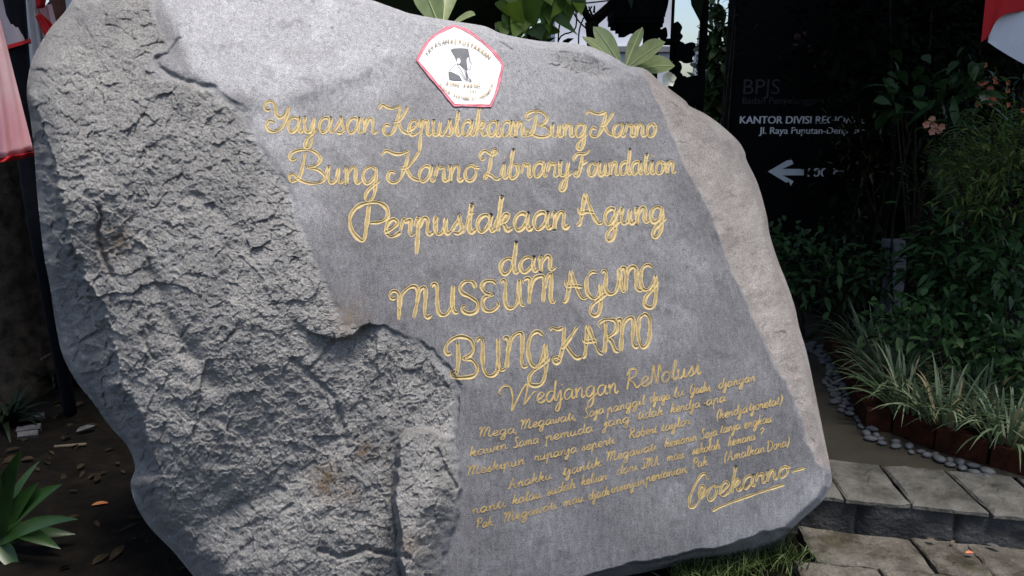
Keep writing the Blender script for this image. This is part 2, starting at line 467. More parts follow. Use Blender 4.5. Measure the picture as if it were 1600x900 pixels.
FLAT = [(262, -60), (250, 20), (268, 52), (280, 60), (264, 82), (243, 96), (250, 110), (305, 112), (345, 142), (390, 175), (416, 228), (453, 280), (473, 340), (493, 386),
        (510, 428), (530, 476), (540, 500), (566, 506), (580, 500), (608, 512), (655, 528), (684, 546), (710, 582), (723, 604), (716, 640), (714, 690), (728, 764), (718, 806),
        (700, 860), (690, 930), (760, 985), (860, 930), (930, 896), (1000, 881), (1080, 863), (1120, 856), (1145, 850), (1194, 832), (1226, 830), (1244, 830), (1268, 806), (1296, 780), (1312, 745), (1273, 722), (1262, 695),
        (1249, 655), (1227, 598), (1200, 555), (1158, 460), (1140, 429), (1118, 367), (1096, 313), (1064, 251), (1047, 216), (1022, 153), (1004, 112),
        (964, 80), (800, 20), (600, -60)]
STRIP = [(990, 60), (990, 112), (1008, 153), (1033, 216), (1050, 251), (1082, 313), (1104, 367), (1126, 429), (1144, 460), (1186, 555), (1213, 598), (1235, 655), (1248, 695), (1259, 722),
         (1300, 749), (1360, 749), (1360, 600), (1260, 200)]
EDGE = [(40, 120), (66, 190), (86, 250), (97, 291), (101, 324), (111, 377), (131, 427), (164, 480), (177, 538), (192, 601), (220, 644), (245, 711), (256, 742), (206, 750)]
SIDE = EDGE + [(150, 760), (20, 500), (0, 120)]
UNDER = [(1300, 830), (1244, 836), (1226, 832), (1194, 832), (1145, 850), (1120, 856), (1080, 863), (1000, 881), (930, 896), (860, 930), (760, 985), (760, 1100), (1300, 1000)]
LIP = [(452, 474), (466, 500), (488, 516), (520, 528), (548, 524), (566, 508), (580, 500), (594, 505), (610, 512), (655, 528), (684, 546), (710, 582), (724, 606)]
RECESS = LIP + [(716, 640), (714, 690), (690, 668), (640, 664), (615, 690), (612, 800), (630, 1100), (380, 1100), (300, 800), (330, 600)]
BLOCK = [(619, 700), (626, 682), (645, 669), (680, 671), (708, 684), (716, 720), (724, 764), (718, 806), (702, 860), (690, 930), (690, 1100), (634, 1100), (626, 900), (617, 790)]
CRACKS = [([(613, 678), (609, 720), (614, 790), (624, 860), (632, 920)], 5, .008), ([(156, 325), (161, 346), (152, 362), (158, 395), (178, 432)], 4, .022),
          ([(243, 92), (250, 108), (272, 122), (300, 128), (336, 139)], 5, .012), ([(222, 520), (236, 552), (244, 560)], 3, .012), ([(500, 858), (530, 868), (570, 858), (640, 872)], 4, .018),
          ([(680, 706), (694, 730), (712, 764)], 3.5, .016), ([(282, 60), (262, 84), (243, 94)], 4, .012), ([(600, 560), (608, 640)], 6, .008), ([(455, 560), (520, 620), (540, 700)], 5, .01),
          ([(770, 50), (780, 66), (800, 78)], 2, .004), ([(520, 530), (500, 560), (480, 575)], 4, .01), ([(300, 300), (360, 350), (440, 380)], 9, .006), ([(240, 430), (270, 520), (330, 600)], 14, .018)]

def macro(px, py):
    """height of the stone's front over its ground face, in metres, and where each kind of surface is"""
    px = np.asarray(px, float); py = np.asarray(py, float)
    dO = np.maximum(sdist(px, py, OUT), 0)
    q = np.stack([px, py, np.zeros_like(px)], 1); ox, oy = px, py
    px = ox + 5.0 * fbm(q, 1 / 34, 3, 91, .6); py = oy + 5.0 * fbm(q, 1 / 34, 3, 97, .6)
    dF = sdist(px, py, FLAT)
    inS = sdist(px, py, STRIP); inU = sdist(px, py, UNDER)
    out = np.maximum(-dF, 0); d = out * MPP
    w = -0.15 * ((oy - 600) / 450) ** 2
    strip = S((inS + 3) / 6) * S(out / 7)
    under = S((inU + 2) / 5) * S(out / 3)
    rough = S(out / 24) * (1 - S((inS + 3) / 6)) * (1 - S((inU + 2) / 5))
    w_rough = -0.003 * S(out / 10) - 0.05 * d - 0.42 * d * d
    w_strip = -0.62 * d - 0.5 * d * d
    sS = S((inS + 3) / 6); sU = S((inU + 2) / 5)
    w += (1 - sS) * (1 - sU) * w_rough + sS * w_strip + sU * (1 - sS) * (-1.5 * d)
    # the swept top of the ground face
    yl = np.interp(px, [200, 262, 300, 345, 420, 520, 600, 660], [-60, 20, 120, 146, 158, 126, 92, 20])
    a = yl - py
    ab = np.where(a > 0, np.sqrt(np.maximum(a, 0) ** 2 + 64) - 8, 0) * S((680 - px) / 120)
    fl = S((dF + 4) / 8)
    w -= fl * 0.24 * ab * MPP
    w += fl * 0.007 * np.exp(-((a + 6) / 13) ** 2) * S((640 - px) / 90) * S((px - 330) / 30)
    # rounding at the outline
    w -= 0.05 * (1 - S(dO / 14)) ** 2 + (1 - fl) * (1 - sS) * 0.10 * (1 - S(dO / 60)) ** 2
    # undercut flank
    jx_ = 9 * fbm(q, 1 / 26, 3, 191, .65); sd_ = sdist(px + jx_, py, SIDE); dE = sdist(px + jx_, py, EDGE, False)
    w -= np.where(sd_ > 0, 1.8 * dE * MPP + 0.03 * S(dE / 6), 0)
    # hollow under the lip, the block beside the crack
    jl = 6 * fbm(q, 1 / 16, 3, 221, .65); dR = sdist(px, py + jl, RECESS); dL = sdist(px, py + jl, LIP, False); dN = sdist(px, py, [(452, 474), (330, 600), (300, 800), (380, 1100)], False)
    w -= np.where(dR > 0, (0.006 * np.clip(1 + 1.4 * fbm(q, 1 / 40, 2, 211), .1, 2) + 0.042 * S((600 - px) / 40)) * S(dL / 6) * S(dN / 120) * np.exp(-dL / 120), 0) * (1 - fl)
    dB = sdist(px + 7 * fbm(q, 1 / 30, 3, 231, .65), py, BLOCK)
    w += (0.062 + 0.30 * np.clip(py - 668, 0, 300) * MPP) * S((dB + 2) / 10) * (0.1 + 0.9 * S(out / 60)) * S((py - 640) / 40) * (1 - fl)
    for pl, wd, dp in CRACKS:
        w -= dp * np.exp(-(sdist(px, py, pl, False) / wd) ** 2)
    # a spalled patch near the crest
    chip = np.exp(-(((px - 905) / 55) ** 2 + ((py - 100 - (px - 905) * 0.25) / 17) ** 2) ** 2)
    w -= 0.010 * chip
    rough = np.maximum(rough, chip * 0.8)
    return w, rough, strip, under

def spread_of(px, py, spots):
    out = 0
    for x, y, r, a in spots:
        out = np.maximum(out, a * np.exp(-(((px - x) ** 2 + (py - y) ** 2) / (r * r))))
    return out

def facets(u, v, size, tilt, seed):
    """split rock: each cell of an uneven tiling is a plane with a tilt and a level of its own"""
    U, V = u / size, v / size
    iu, iv = np.floor(U).astype(np.int64), np.floor(V).astype(np.int64)
    best = np.full(U.shape, 1e9); out = np.zeros(U.shape)
    z = np.zeros_like(iu)
    for a in (-1, 0, 1):
        for b in (-1, 0, 1):
            cu, cv = iu + a, iv + b
            x = cu + .5 + .48 * _hash(cu, cv, z, seed); y = cv + .5 + .48 * _hash(cu, cv, z, seed + 1)
            d = (U - x) ** 2 + (V - y) ** 2
            h = tilt * size * (_hash(cu, cv, z, seed + 2) * (U - x) + _hash(cu, cv, z, seed + 3) * (V - y)) + .35 * tilt * size * _hash(cu, cv, z, seed + 4)
            k = d < best
            best = np.where(k, d, best); out = np.where(k, h, out)
    return out

def build_boulder():
    NT, NR, NB = 2300, 540, 40
    c = np.array([680.0, 500.0])
    o = smooth_path(OUT + [OUT[0]], 0.5)
    seg = np.linalg.norm(np.diff(o, axis=0), axis=1); s = np.concatenate([[0], np.cumsum(seg)])
    u = np.linspace(0, s[-1], NT, endpoint=False)
    ring = np.stack([np.interp(u, s, o[:, 0]), np.interp(u, s, o[:, 1])], 1)
    sr = np.linspace(0, 1, NR + 1)[1:]
    G = c + (ring - c)[None] * sr[:, None, None]
    px = np.concatenate([[c[0]], G[..., 0].ravel()]); py = np.concatenate([[c[1]], G[..., 1].ravel()])
    w, rough, strip, under = macro(px, py)
    base = on_face(px, py, 0.0)
    rk = np.maximum(np.maximum(rough, under * 0.8), strip * 0.30)
    n = 0.022 * fbm(base, 3.0, 3, 1) + 0.0045 * fbm(base, 16, 3, 5, ridged=True) + 0.0034 * fbm(base, 120, 3, 13, 0.7)
    eu = np.array([math.cos(YAW), math.sin(YAW), 0]); ev = np.cross(NRM, eu); ev = ev if ev[2] > 0 else -ev
    u_, v_ = base @ eu, base @ ev
    u_ = u_ + .022 * fbm(base, 14, 4, 71, .65); v_ = v_ + .022 * fbm(base, 14, 4, 73, .65)
    n += 0.12 * facets(u_ + .35 * v_, v_, .17, .30, 11) + 0.34 * facets(u_, v_ - .3 * u_, .06, .34, 23) + 0.55 * facets(u_ - .2 * v_, v_, .026, .36, 37) + 0.5 * facets(u_ + .2 * v_, v_, .013, .36, 43)
    flank = S((sdist(px, py, SIDE) + 6) / 12)
    n = n * (1 + 1.0 * flank)
    w = w + rk * n + (1 - rk) * (0.0012 * fbm(base, 9, 2, 3) + 0.0004 * noise3(base, 60, 4))
    w = w + strip * 0.012 * fbm(base, 8, 3, 41) - carve_at(px, py)
    V = on_face(px, py, w)
    # the body behind the front
    rim = V[1 + (NR - 1) * NT:]
    ctr = V[1:].mean(0) + np.array([0.0, 0.1, -0.15])
    back = []
    for j in range(1, NB + 1):
        q = j / NB
        k = (1 - q ** 2.2) ** 0.55
        p = ctr - NRM * (0.78 * q) + (rim - ctr - NRM * ((rim - ctr) @ NRM)[:, None]) * k + NRM * (((rim - ctr) @ NRM) * (1 - q))[:, None]
        p = p + (0.05 * fbm(p, 3, 3, 51) - 0.05)[:, None] * S(q * 6) * (-(p - ctr) / -np.linalg.norm(p - ctr, axis=1)[:, None])
        back.append(p)
    V = np.vstack([V] + back)
    nring = NR + NB
    idx = 1 + np.arange(nring * NT).reshape(nring, NT)
    a, b = idx[:-1], np.roll(idx[:-1], -1, 1)
    c2, d2 = np.roll(idx[1:], -1, 1), idx[1:]
    Q = np.stack([a, b, c2, d2], -1).reshape(-1, 4)
    T = np.stack([np.zeros(NT, int), np.roll(idx[0], -1), idx[0]], -1)
    T2 = np.stack([idx[-1], np.roll(idx[-1], -1), np.full(NT, len(V))], -1)
    V = np.vstack([V, V[idx[-1]].mean(0)])
    me = bpy.data.meshes.new('stone_body')
    me.vertices.add(len(V)); me.vertices.foreach_set('co', V.ravel().astype(np.float32))
    loops = np.concatenate([Q.ravel(), T.ravel(), T2.ravel()]).astype(np.int32)
    nq, ntr = len(Q), len(T) + len(T2)
    me.loops.add(len(loops)); me.loops.foreach_set('vertex_index', loops)
    starts = np.concatenate([np.arange(nq) * 4, nq * 4 + np.arange(ntr) * 3]).astype(np.int32)
    me.polygons.add(nq + ntr); me.polygons.foreach_set('loop_start', starts)
    me.polygons.foreach_set('use_smooth', np.ones(nq + ntr, bool))
    me.update(calc_edges=True); me.validate()
    extra = len(V) - len(px)
    stain = spread_of(px, py, [(512, 752, 26, 1), (570, 705, 16, .8), (182, 378, 24, .7), (545, 500, 30, .5), (640, 850, 18, .6), (545, 770, 12, .7)])
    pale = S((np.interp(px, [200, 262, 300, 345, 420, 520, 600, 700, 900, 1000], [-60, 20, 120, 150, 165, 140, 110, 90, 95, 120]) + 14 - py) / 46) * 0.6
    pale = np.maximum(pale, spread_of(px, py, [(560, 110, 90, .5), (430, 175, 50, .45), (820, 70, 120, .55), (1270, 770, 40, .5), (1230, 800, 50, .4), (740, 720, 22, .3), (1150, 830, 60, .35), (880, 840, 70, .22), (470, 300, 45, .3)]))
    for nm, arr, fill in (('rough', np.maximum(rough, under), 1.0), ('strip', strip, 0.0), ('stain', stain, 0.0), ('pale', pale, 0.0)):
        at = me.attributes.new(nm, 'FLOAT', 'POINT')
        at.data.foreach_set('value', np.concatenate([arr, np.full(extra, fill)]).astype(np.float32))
    return me

base_pt = on_z(600, 1040, 0.0)
boulder = empty('inscribed_boulder', (float(base_pt[0]), float(base_pt[1]) + 0.3, 0.0),
                'huge grey boulder with gold handwriting carved on its smooth face', 'boulder')

# ------------------------------------------------------------------ lettering: every stroke is swept along the face
GL = {  # handwriting: baseline 0, x-height 1
    'a': (1.0, [[(.72, .8), (.5, 1), (.2, .85), (.08, .45), (.25, .03), (.5, .12), (.7, .5), (.76, .98), (.74, .4), (.85, .03), (1.02, .22)]]),
    'b': (.9, [[(0, .2), (.2, 1.2), (.27, 1.95), (.18, 1.1), (.18, .1), (.4, 0), (.65, .3), (.6, .8), (.4, .95), (.27, .75)], [(.62, .75), (.9, .85)]]),
    'c': (.8, [[(.7, .8), (.5, 1), (.2, .85), (.08, .45), (.25, .03), (.55, .08), (.82, .3)]]),
    'd': (1.0, [[(.72, .8), (.5, 1), (.2, .85), (.08, .45), (.25, .03), (.5, .12), (.7, .6), (.78, 1.3), (.8, 2.0), (.75, 1.0), (.78, .3), (.88, .03), (1.05, .22)]]),
    'e': (.85, [[(0, .25), (.4, .45), (.68, .75), (.48, 1), (.2, .8), (.12, .35), (.35, .02), (.65, .1), (.88, .3)]]),
    'f': (.6, [[(0, .2), (.35, 1.2), (.5, 1.9), (.3, 1.9), (.2, .5), (.15, -.9), (.35, -.8), (.3, 0), (.6, .25)]]),
    'g': (1.0, [[(.72, .8), (.5, 1), (.2, .85), (.08, .45), (.25, .03), (.5, .12), (.7, .5), (.77, .98)], [(.77, .98), (.76, .2), (.72, -.6), (.5, -.98), (.28, -.85), (.35, -.45), (.75, 0), (1.02, .25)]]),
    'h': (.95, [[(0, .2), (.25, 1.2), (.3, 2), (.2, 1.5), (.18, 0)], [(.18, .4), (.4, .95), (.65, .85), (.68, .2), (.8, 0), (.97, .2)]]),
    'i': (.5, [[(0, .2), (.22, 1), (.22, .25), (.34, .02), (.53, .25)], [(.24, 1.4), (.28, 1.52)]]),
    'j': (.55, [[(0, .2), (.3, 1), (.28, -.5), (.1, -1), (-.08, -.8), (.1, -.3), (.55, .22)], [(.32, 1.4), (.36, 1.52)]]),
    'k': (.9, [[(0, .2), (.2, 1.2), (.25, 2), (.18, 1.2), (.16, 0)], [(.17, .35), (.45, .95), (.65, .9), (.55, .6), (.25, .5), (.45, .4), (.65, .05), (.92, .22)]]),
    'l': (.5, [[(0, .2), (.3, 1.3), (.3, 2), (.15, 1.6), (.2, .3), (.33, 0), (.53, .25)]]),
    'm': (1.25, [[(.0, .6), (.1, .95), (.14, 0), (.17, .5), (.38, .98), (.52, .8), (.52, 0), (.55, .5), (.78, .98), (.94, .8), (.94, .25), (1.06, .02), (1.27, .22)]]),
    'n': (.9, [[(.0, .6), (.1, .95), (.15, 0), (.18, .5), (.42, .98), (.6, .8), (.6, .25), (.72, .02), (.92, .22)]]),
    'o': (.9, [[(.5, 1), (.2, .85), (.08, .45), (.25, .04), (.55, .08), (.72, .5), (.6, .9), (.42, 1), (.65, .84), (.95, .85)]]),
    'p': (.95, [[(0, .5), (.13, 1.0), (.17, .3), (.15, -1.05)], [(.17, .4), (.42, .98), (.62, .85), (.64, .25), (.77, .02), (.97, .22)]]),
    'r': (.75, [[(0, .3), (.14, 1.0), (.25, .82), (.47, .9), (.5, .6), (.5, .2), (.6, .02), (.78, .22)]]),
    's': (.7, [[(0, .15), (.3, .7), (.38, 1.05), (.42, .7), (.55, .3), (.4, .02), (.12, .08)], [(.42, .03), (.72, .25)]]),
    't': (.55, [[(0, .2), (.2, 1), (.27, 1.6), (.23, .4), (.35, .02), (.57, .25)], [(.08, 1.12), (.45, 1.18)]]),
    'u': (.92, [[(0, .6), (.1, 1), (.1, .35), (.25, .02), (.5, .2), (.62, .95)], [(.62, .95), (.62, .3), (.75, .02), (.95, .22)]]),
    'v': (.8, [[(0, .5), (.1, .95), (.2, .4), (.35, .02), (.55, .5), (.6, .95), (.85, .85)]]),
    'w': (1.08, [[(0, .5), (.1, .95), (.15, .3), (.3, .02), (.48, .4), (.5, .9), (.52, .3), (.7, .02), (.88, .4), (.92, .95), (1.1, .85)]]),
    'y': (.9, [[(0, .6), (.1, 1), (.1, .35), (.25, .02), (.5, .2), (.64, .98)], [(.64, .98), (.62, .2), (.56, -.6), (.38, -.98), (.18, -.85), (.3, -.4), (.65, 0), (.92, .25)]]),
    'M': (1.7, [[(.0, 1.5), (.15, 1.9), (.3, 1.4), (.2, 0)], [(.25, .6), (.6, 1.8), (.8, 1.5), (.7, 0)], [(.75, .6), (1.1, 1.8), (1.3, 1.4), (1.25, .3), (1.45, .02), (1.7, .25)]]),
    'R': (1.3, [[(.3, 1.9), (.25, 1), (.15, 0)], [(.05, 1.4), (.3, 1.95), (.8, 1.9), (.85, 1.3), (.35, 1.0), (.7, .6), (1.0, .05), (1.3, .25)]]),
    'V': (1.0, [[(.1, 0), (.2, 1.2), (.25, 1.9), (.6, 0), (.7, .9), (.75, 1.9), (1.0, 1.0)]]),
    'S': (1.0, [[(.8, 1.6), (.6, 1.95), (.3, 1.7), (.4, 1.2), (.7, .7), (.6, .1), (.2, .05), (.05, .4)], [(.6, .1), (1.0, .25)]]),
    'T': (1.0, [[(0, 1.6), (.3, 1.9), (1.0, 1.9)], [(.55, 1.9), (.5, .8), (.3, .0), (.1, .2)]]),
    'A': (1.3, [[(0, .1), (.25, .3), (.6, 1.95), (.8, .6), (1.0, .02), (1.3, .25)], [(.15, .8), (.9, .75)]]),
    'G': (1.3, [[(.9, 1.6), (.6, 1.95), (.15, 1.4), (.2, .4), (.6, .1), (.95, .6), (1.0, 1.2)], [(1.0, 1.2), (.95, 0), (.6, -.7), (.4, -.4), (.9, 0), (1.3, .25)]]),
    'P': (1.1, [[(.35, 1.9), (.3, 1), (.2, 0)], [(.05, 1.3), (.3, 1.9), (.8, 1.9), (.95, 1.4), (.7, 1.0), (.35, 1.0)]]),
    'D': (1.3, [[(.3, 1.9), (.25, .1), (.7, .05), (1.1, .7), (.9, 1.6), (.3, 1.95), (.0, 1.6)]]),
    ',': (.3, [[(.15, .05), (.05, -.35)]]), '.': (.3, [[(.12, .0), (.18, .08)]]), '-': (.5, [[(.05, .5), (.45, .55)]]),
    '(': (.5, [[(.4, 2.0), (.1, 1.0), (.25, -.4)]]), ')': (.5, [[(.1, 2.0), (.4, 1.0), (.1, -.5)]]), '?': (.6, [[(.05, 1.4), (.3, 1.8), (.5, 1.4), (.25, .8), (.25, .4)], [(.25, .05), (.3, .12)]]),
}
def cap(strokes, x0, base, top, w):
    k = 2.0 / (base - top)
    return (w * k, [[((x - x0) * k, (base - y) * k) for x, y in s] for s in strokes])
GL['Y!'] = cap([[(108, 106), (92, 112), (75, 95), (85, 65), (115, 60), (135, 90), (142, 138), (166, 155), (195, 130), (213, 84)], [(213, 84), (202, 150), (182, 210), (142, 240), (105, 230), (92, 200), (110, 174), (137, 186)]], 75, 245, 60, 130)
GL['K!'] = cap([[(715, 132), (735, 110), (765, 122), (795, 126), (832, 112)], [(832, 112), (820, 180), (800, 240), (770, 256), (748, 236), (758, 206), (785, 212)], [(876, 114), (850, 160), (825, 188), (795, 190)], [(822, 188), (848, 232), (885, 250)]], 715, 255, 110, 160)
GL['B!'] = cap([[(248, 395), (228, 407), (216, 390), (230, 365), (270, 352), (320, 360), (354, 398), (337, 432), (300, 445), (345, 455), (380, 490), (362, 520), (310, 525), (262, 505), (238, 480), (220, 487), (226, 515), (247, 512), (266, 490), (278, 430), (284, 366)]], 215, 525, 352, 170)
GL['L!'] = cap([[(132, 376), (113, 386), (104, 360), (125, 338), (150, 352), (172, 362), (190, 346), (174, 334), (164, 370), (157, 430), (146, 470), (133, 488), (136, 462), (165, 470), (195, 492), (222, 480)]], 104, 490, 335, 112)
GL['F!'] = cap([[(670, 386), (659, 370), (680, 345), (720, 346), (745, 336), (762, 318)], [(712, 348), (708, 400), (700, 450), (685, 475), (668, 465), (680, 443), (702, 456)], [(700, 406), (722, 400), (746, 384)]], 657, 475, 320, 95)
GL['P!'] = cap([[(656, 650), (650, 750), (640, 850), (610, 845), (570, 790), (560, 720), (590, 665), (650, 640), (710, 645), (750, 680), (755, 730), (720, 755), (662, 756)]], 556, 845, 640, 185)
GL['A!'] = cap([[(678, 762), (695, 748), (705, 680), (712, 592)], [(712, 592), (735, 650), (765, 715), (795, 757), (814, 745)], [(684, 664), (694, 696), (730, 690), (768, 700)]], 678, 765, 592, 140)
GL['W!'] = cap([[(262, 210), (250, 195), (268, 172), (294, 182), (306, 230), (304, 282)], [(304, 282), (345, 190), (362, 180), (352, 262)], [(352, 262), (385, 215), (398, 212)]], 250, 262, 172, 148)
GL['C!'] = cap([[(545, 655), (530, 620), (502, 618), (462, 672), (437, 740), (446, 786), (482, 786), (512, 740), (526, 695), (506, 684), (496, 720), (510, 752), (535, 735), (545, 705)]], 437, 785, 610, 112)

def word(text, x0, y0, x1, y1, xh, xh1=None, slant=0.12):
    xh1 = xh1 or xh
    toks = []; i = 0
    while i < len(text):
        if i + 1 < len(text) and text[i + 1] == '!': toks.append(text[i] + '!'); i += 2
        else: toks.append(text[i]); i += 1
    tot = sum(GL[k][0] for k in toks)
    ux, uy = (x1 - x0) / tot, (y1 - y0) / tot
    out = []; a = 0
    for k in toks:
        for s in GL[k][1]:
            q = []
            for gx, gy in s:
                g = a + gx; h = xh + (xh1 - xh) * g / tot
                q.append((x0 + ux * g + slant * gy * h * 0.5, y0 + uy * g - gy * h))
            out.append(q)
        a += GL[k][0]
    return out

def z3(*strokes):
    return [[(590 + x / 3.404, 370 + y / 3.404) for x, y in s] for s in strokes]

CARVE = np.zeros((1000, 1600), np.float32)      # how deep the chisel went, per square of the face
CY, CX = np.mgrid[-9:10, -9:10]
def chisel(p, half, deep):
    q = smooth_path(p, 0.7); k0 = int(half * 2.3 / 0.7)
    for x, y in (q[k0:-k0] if len(q) > 2 * k0 + 1 else []):
        i, j = int(round(y)), int(round(x))
        d = np.hypot(CX + j - x, CY + i - y)
        k = deep * S((half + 0.7 - d) / 1.2)
        sl = CARVE[i - 9:i + 10, j - 9:j + 10]
        np.maximum(sl, k, out=sl)
def carve_at(px, py):
    x = np.clip(px, 0, 1598); y = np.clip(py, 0, 998)
    i = y.astype(int); j = x.astype(int); fy = y - i; fx = x - j
    return (CARVE[i, j] * (1 - fx) + CARVE[i, j + 1] * fx) * (1 - fy) + (CARVE[i + 1, j] * (1 - fx) + CARVE[i + 1, j + 1] * fx) * fy

def ribbon(mb, pts, half, high, step=1.3, cut=True):
    p = smooth_path(pts, step)
    if len(p) < 3: p = smooth_path(pts, step / 3)
    T = np.gradient(p, axis=0); T /= np.linalg.norm(T, axis=1)[:, None] + 1e-9
    Nn = np.stack([-T[:, 1], T[:, 0]], 1)
    prof_x = np.array([-1.18, -.95, -.72, -.35, 0, .35, .72, .95, 1.18])
    prof_h = np.array([-.05, .12, .0, -.6, -.85, -.6, .0, .12, -.05]) if cut else np.array([-.4, .9, 1, .7, .5, .7, 1, .9, -.4])
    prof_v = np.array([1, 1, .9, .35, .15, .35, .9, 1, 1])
    if cut and high > .0015: chisel(pts, half * .84, high + 0.0016)
    n = len(p)
    taper = np.minimum(1, 0.55 + 0.45 * np.minimum(np.arange(n), np.arange(n)[::-1]) / 3.0)
    taper = taper * (1 + .16 * np.sin(np.arange(n) * .16 + p[0, 0]) + .10 * np.sin(np.arange(n) * .41 + p[0, 1]))
    X = p[:, None, 0] + Nn[:, None, 0] * prof_x[None] * half * taper[:, None]
    Y = p[:, None, 1] + Nn[:, None, 1] * prof_x[None] * half * taper[:, None]
    w = macro(X.ravel(), Y.ravel())[0] + (0.0006 if cut and high > .0015 else 0.0014) + np.tile(prof_h * high, n)
    v = on_face(X.ravel(), Y.ravel(), w)
    m = len(prof_x); f = []
    for i in range(n - 1):
        for j in range(m - 1):
            f.append((i * m + j, i * m + j + 1, (i + 1) * m + j + 1, (i + 1) * m + j))
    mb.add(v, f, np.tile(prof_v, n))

def line(name, strokes, half, high, label=None, m='gold'):
    for wd in strokes:
        mb = MB()
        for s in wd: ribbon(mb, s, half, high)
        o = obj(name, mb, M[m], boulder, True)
        if label: o['label'] = label

def split_at(k, st): return [st[:k], st[k:]]
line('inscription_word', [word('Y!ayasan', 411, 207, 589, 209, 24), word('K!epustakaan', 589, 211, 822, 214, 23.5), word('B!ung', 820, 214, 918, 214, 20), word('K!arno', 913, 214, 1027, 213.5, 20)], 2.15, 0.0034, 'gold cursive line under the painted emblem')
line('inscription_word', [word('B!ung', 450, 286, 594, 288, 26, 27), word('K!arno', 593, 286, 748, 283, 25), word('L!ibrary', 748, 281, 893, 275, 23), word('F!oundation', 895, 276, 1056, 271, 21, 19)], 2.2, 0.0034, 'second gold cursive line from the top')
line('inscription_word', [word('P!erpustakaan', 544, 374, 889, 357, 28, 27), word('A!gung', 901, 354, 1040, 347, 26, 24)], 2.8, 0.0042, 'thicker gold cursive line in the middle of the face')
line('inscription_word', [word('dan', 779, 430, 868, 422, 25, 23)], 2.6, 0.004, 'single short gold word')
line('inscription_word', split_at(12, z3([(97, 326), (76, 330), (65, 310), (80, 290), (105, 295), (116, 330), (112, 445)], [(113, 385), (130, 310), (170, 270), (205, 270), (215, 320), (192, 435)], [(206, 350), (225, 285), (250, 270), (256, 310), (250, 400), (264, 430), (287, 415)],
     [(285, 268), (300, 250), (315, 270), (318, 370), (335, 415), (370, 410), (395, 360), (401, 260)], [(401, 260), (398, 360), (410, 402), (432, 400)],
     [(522, 278), (505, 242), (465, 240), (440, 270), (450, 300), (490, 320), (530, 352), (525, 395), (490, 410), (456, 396), (452, 370), (472, 370)],
     [(636, 256), (610, 235), (570, 240), (555, 270), (575, 300), (612, 310), (575, 320), (558, 350), (570, 390), (610, 395), (642, 366), (634, 345)],
     [(652, 250), (668, 230), (680, 250), (678, 340), (695, 380), (725, 375), (748, 330), (752, 225)], [(752, 225), (755, 300), (765, 360), (787, 365)],
     [(787, 250), (775, 236), (795, 220), (812, 240), (805, 360)], [(808, 300), (830, 230), (865, 210), (885, 225), (880, 350)], [(884, 280), (905, 215), (925, 205), (920, 330), (933, 352), (944, 335)],
     [(982, 340), (1000, 345), (1015, 290), (1028, 180)], [(1028, 180), (1045, 240), (1075, 310), (1095, 330), (1114, 322)], [(998, 232), (1006, 264), (1040, 262), (1088, 268)],
     [(1167, 192), (1138, 190), (1112, 230), (1116, 300), (1150, 330), (1176, 310), (1186, 250)], [(1186, 250), (1188, 330), (1180, 400), (1155, 422), (1132, 405), (1140, 368), (1180, 332), (1220, 300)],
     [(1190, 196), (1205, 180), (1216, 200), (1212, 270), (1230, 305), (1265, 295), (1282, 240), (1286, 165)], [(1286, 165), (1292, 230), (1304, 290), (1318, 280)],
     [(1290, 185), (1303, 166), (1318, 180), (1322, 292)], [(1321, 240), (1335, 178), (1360, 160), (1376, 180), (1375, 260), (1390, 286), (1412, 280)],
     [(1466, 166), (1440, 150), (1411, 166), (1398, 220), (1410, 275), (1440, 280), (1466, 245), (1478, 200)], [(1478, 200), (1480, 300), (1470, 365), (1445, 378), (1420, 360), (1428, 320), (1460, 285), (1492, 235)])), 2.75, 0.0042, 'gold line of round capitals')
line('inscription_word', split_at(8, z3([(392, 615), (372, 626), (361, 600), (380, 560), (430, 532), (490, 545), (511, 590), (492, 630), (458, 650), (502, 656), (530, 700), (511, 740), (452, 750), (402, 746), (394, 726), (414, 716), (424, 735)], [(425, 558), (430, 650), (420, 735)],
     [(525, 562), (540, 540), (558, 560), (560, 680), (580, 735), (620, 735), (640, 690), (641, 540)], [(641, 540), (643, 660), (656, 710), (682, 700)],
     [(670, 552), (682, 535), (696, 560), (686, 702)], [(690, 620), (715, 540), (750, 512), (770, 530), (765, 650), (776, 692), (798, 684)],
     [(882, 526), (850, 505), (815, 530), (800, 600), (815, 675), (850, 690), (880, 640), (895, 568)], [(895, 568), (895, 700), (880, 770), (850, 792), (812, 785), (808, 745), (840, 705), (890, 670), (912, 640)],
     [(913, 502), (930, 485), (960, 494), (992, 480)], [(992, 480), (985, 580), (965, 660), (945, 671), (934, 650), (955, 640), (974, 655)], [(1062, 478), (1030, 530), (990, 585), (976, 590)], [(1000, 575), (1030, 620), (1060, 646), (1087, 635)],
     [(1082, 640), (1100, 635), (1110, 570), (1115, 468)], [(1115, 468), (1145, 540), (1175, 610), (1202, 626)], [(1092, 542), (1108, 560), (1150, 555), (1168, 560)],
     [(1187, 486), (1177, 465), (1200, 445), (1225, 440), (1265, 450), (1269, 500), (1235, 530), (1212, 535)], [(1212, 450), (1212, 560), (1205, 622)], [(1220, 535), (1245, 560), (1265, 605), (1287, 610)],
     [(1270, 452), (1285, 440), (1298, 460), (1295, 612)], [(1296, 520), (1315, 455), (1345, 430), (1360, 450), (1356, 550), (1370, 586), (1387, 580)],
     [(1410, 415), (1391, 440), (1385, 520), (1400, 580), (1425, 585), (1445, 540), (1448, 450), (1430, 415), (1408, 416)])), 2.75, 0.0042, 'lower gold line of tall round capitals')
SW = dict(half=.82, high=0.0007, m='gold_thin')
line('inscription_word', [word('W!edjangan', 778, 638, 966, 614, 17, 16), word('ReVolusi', 977, 610, 1095, 584, 16, 15)], 1.15, 0.0012, 'thin gold handwritten heading', 'gold_thin')
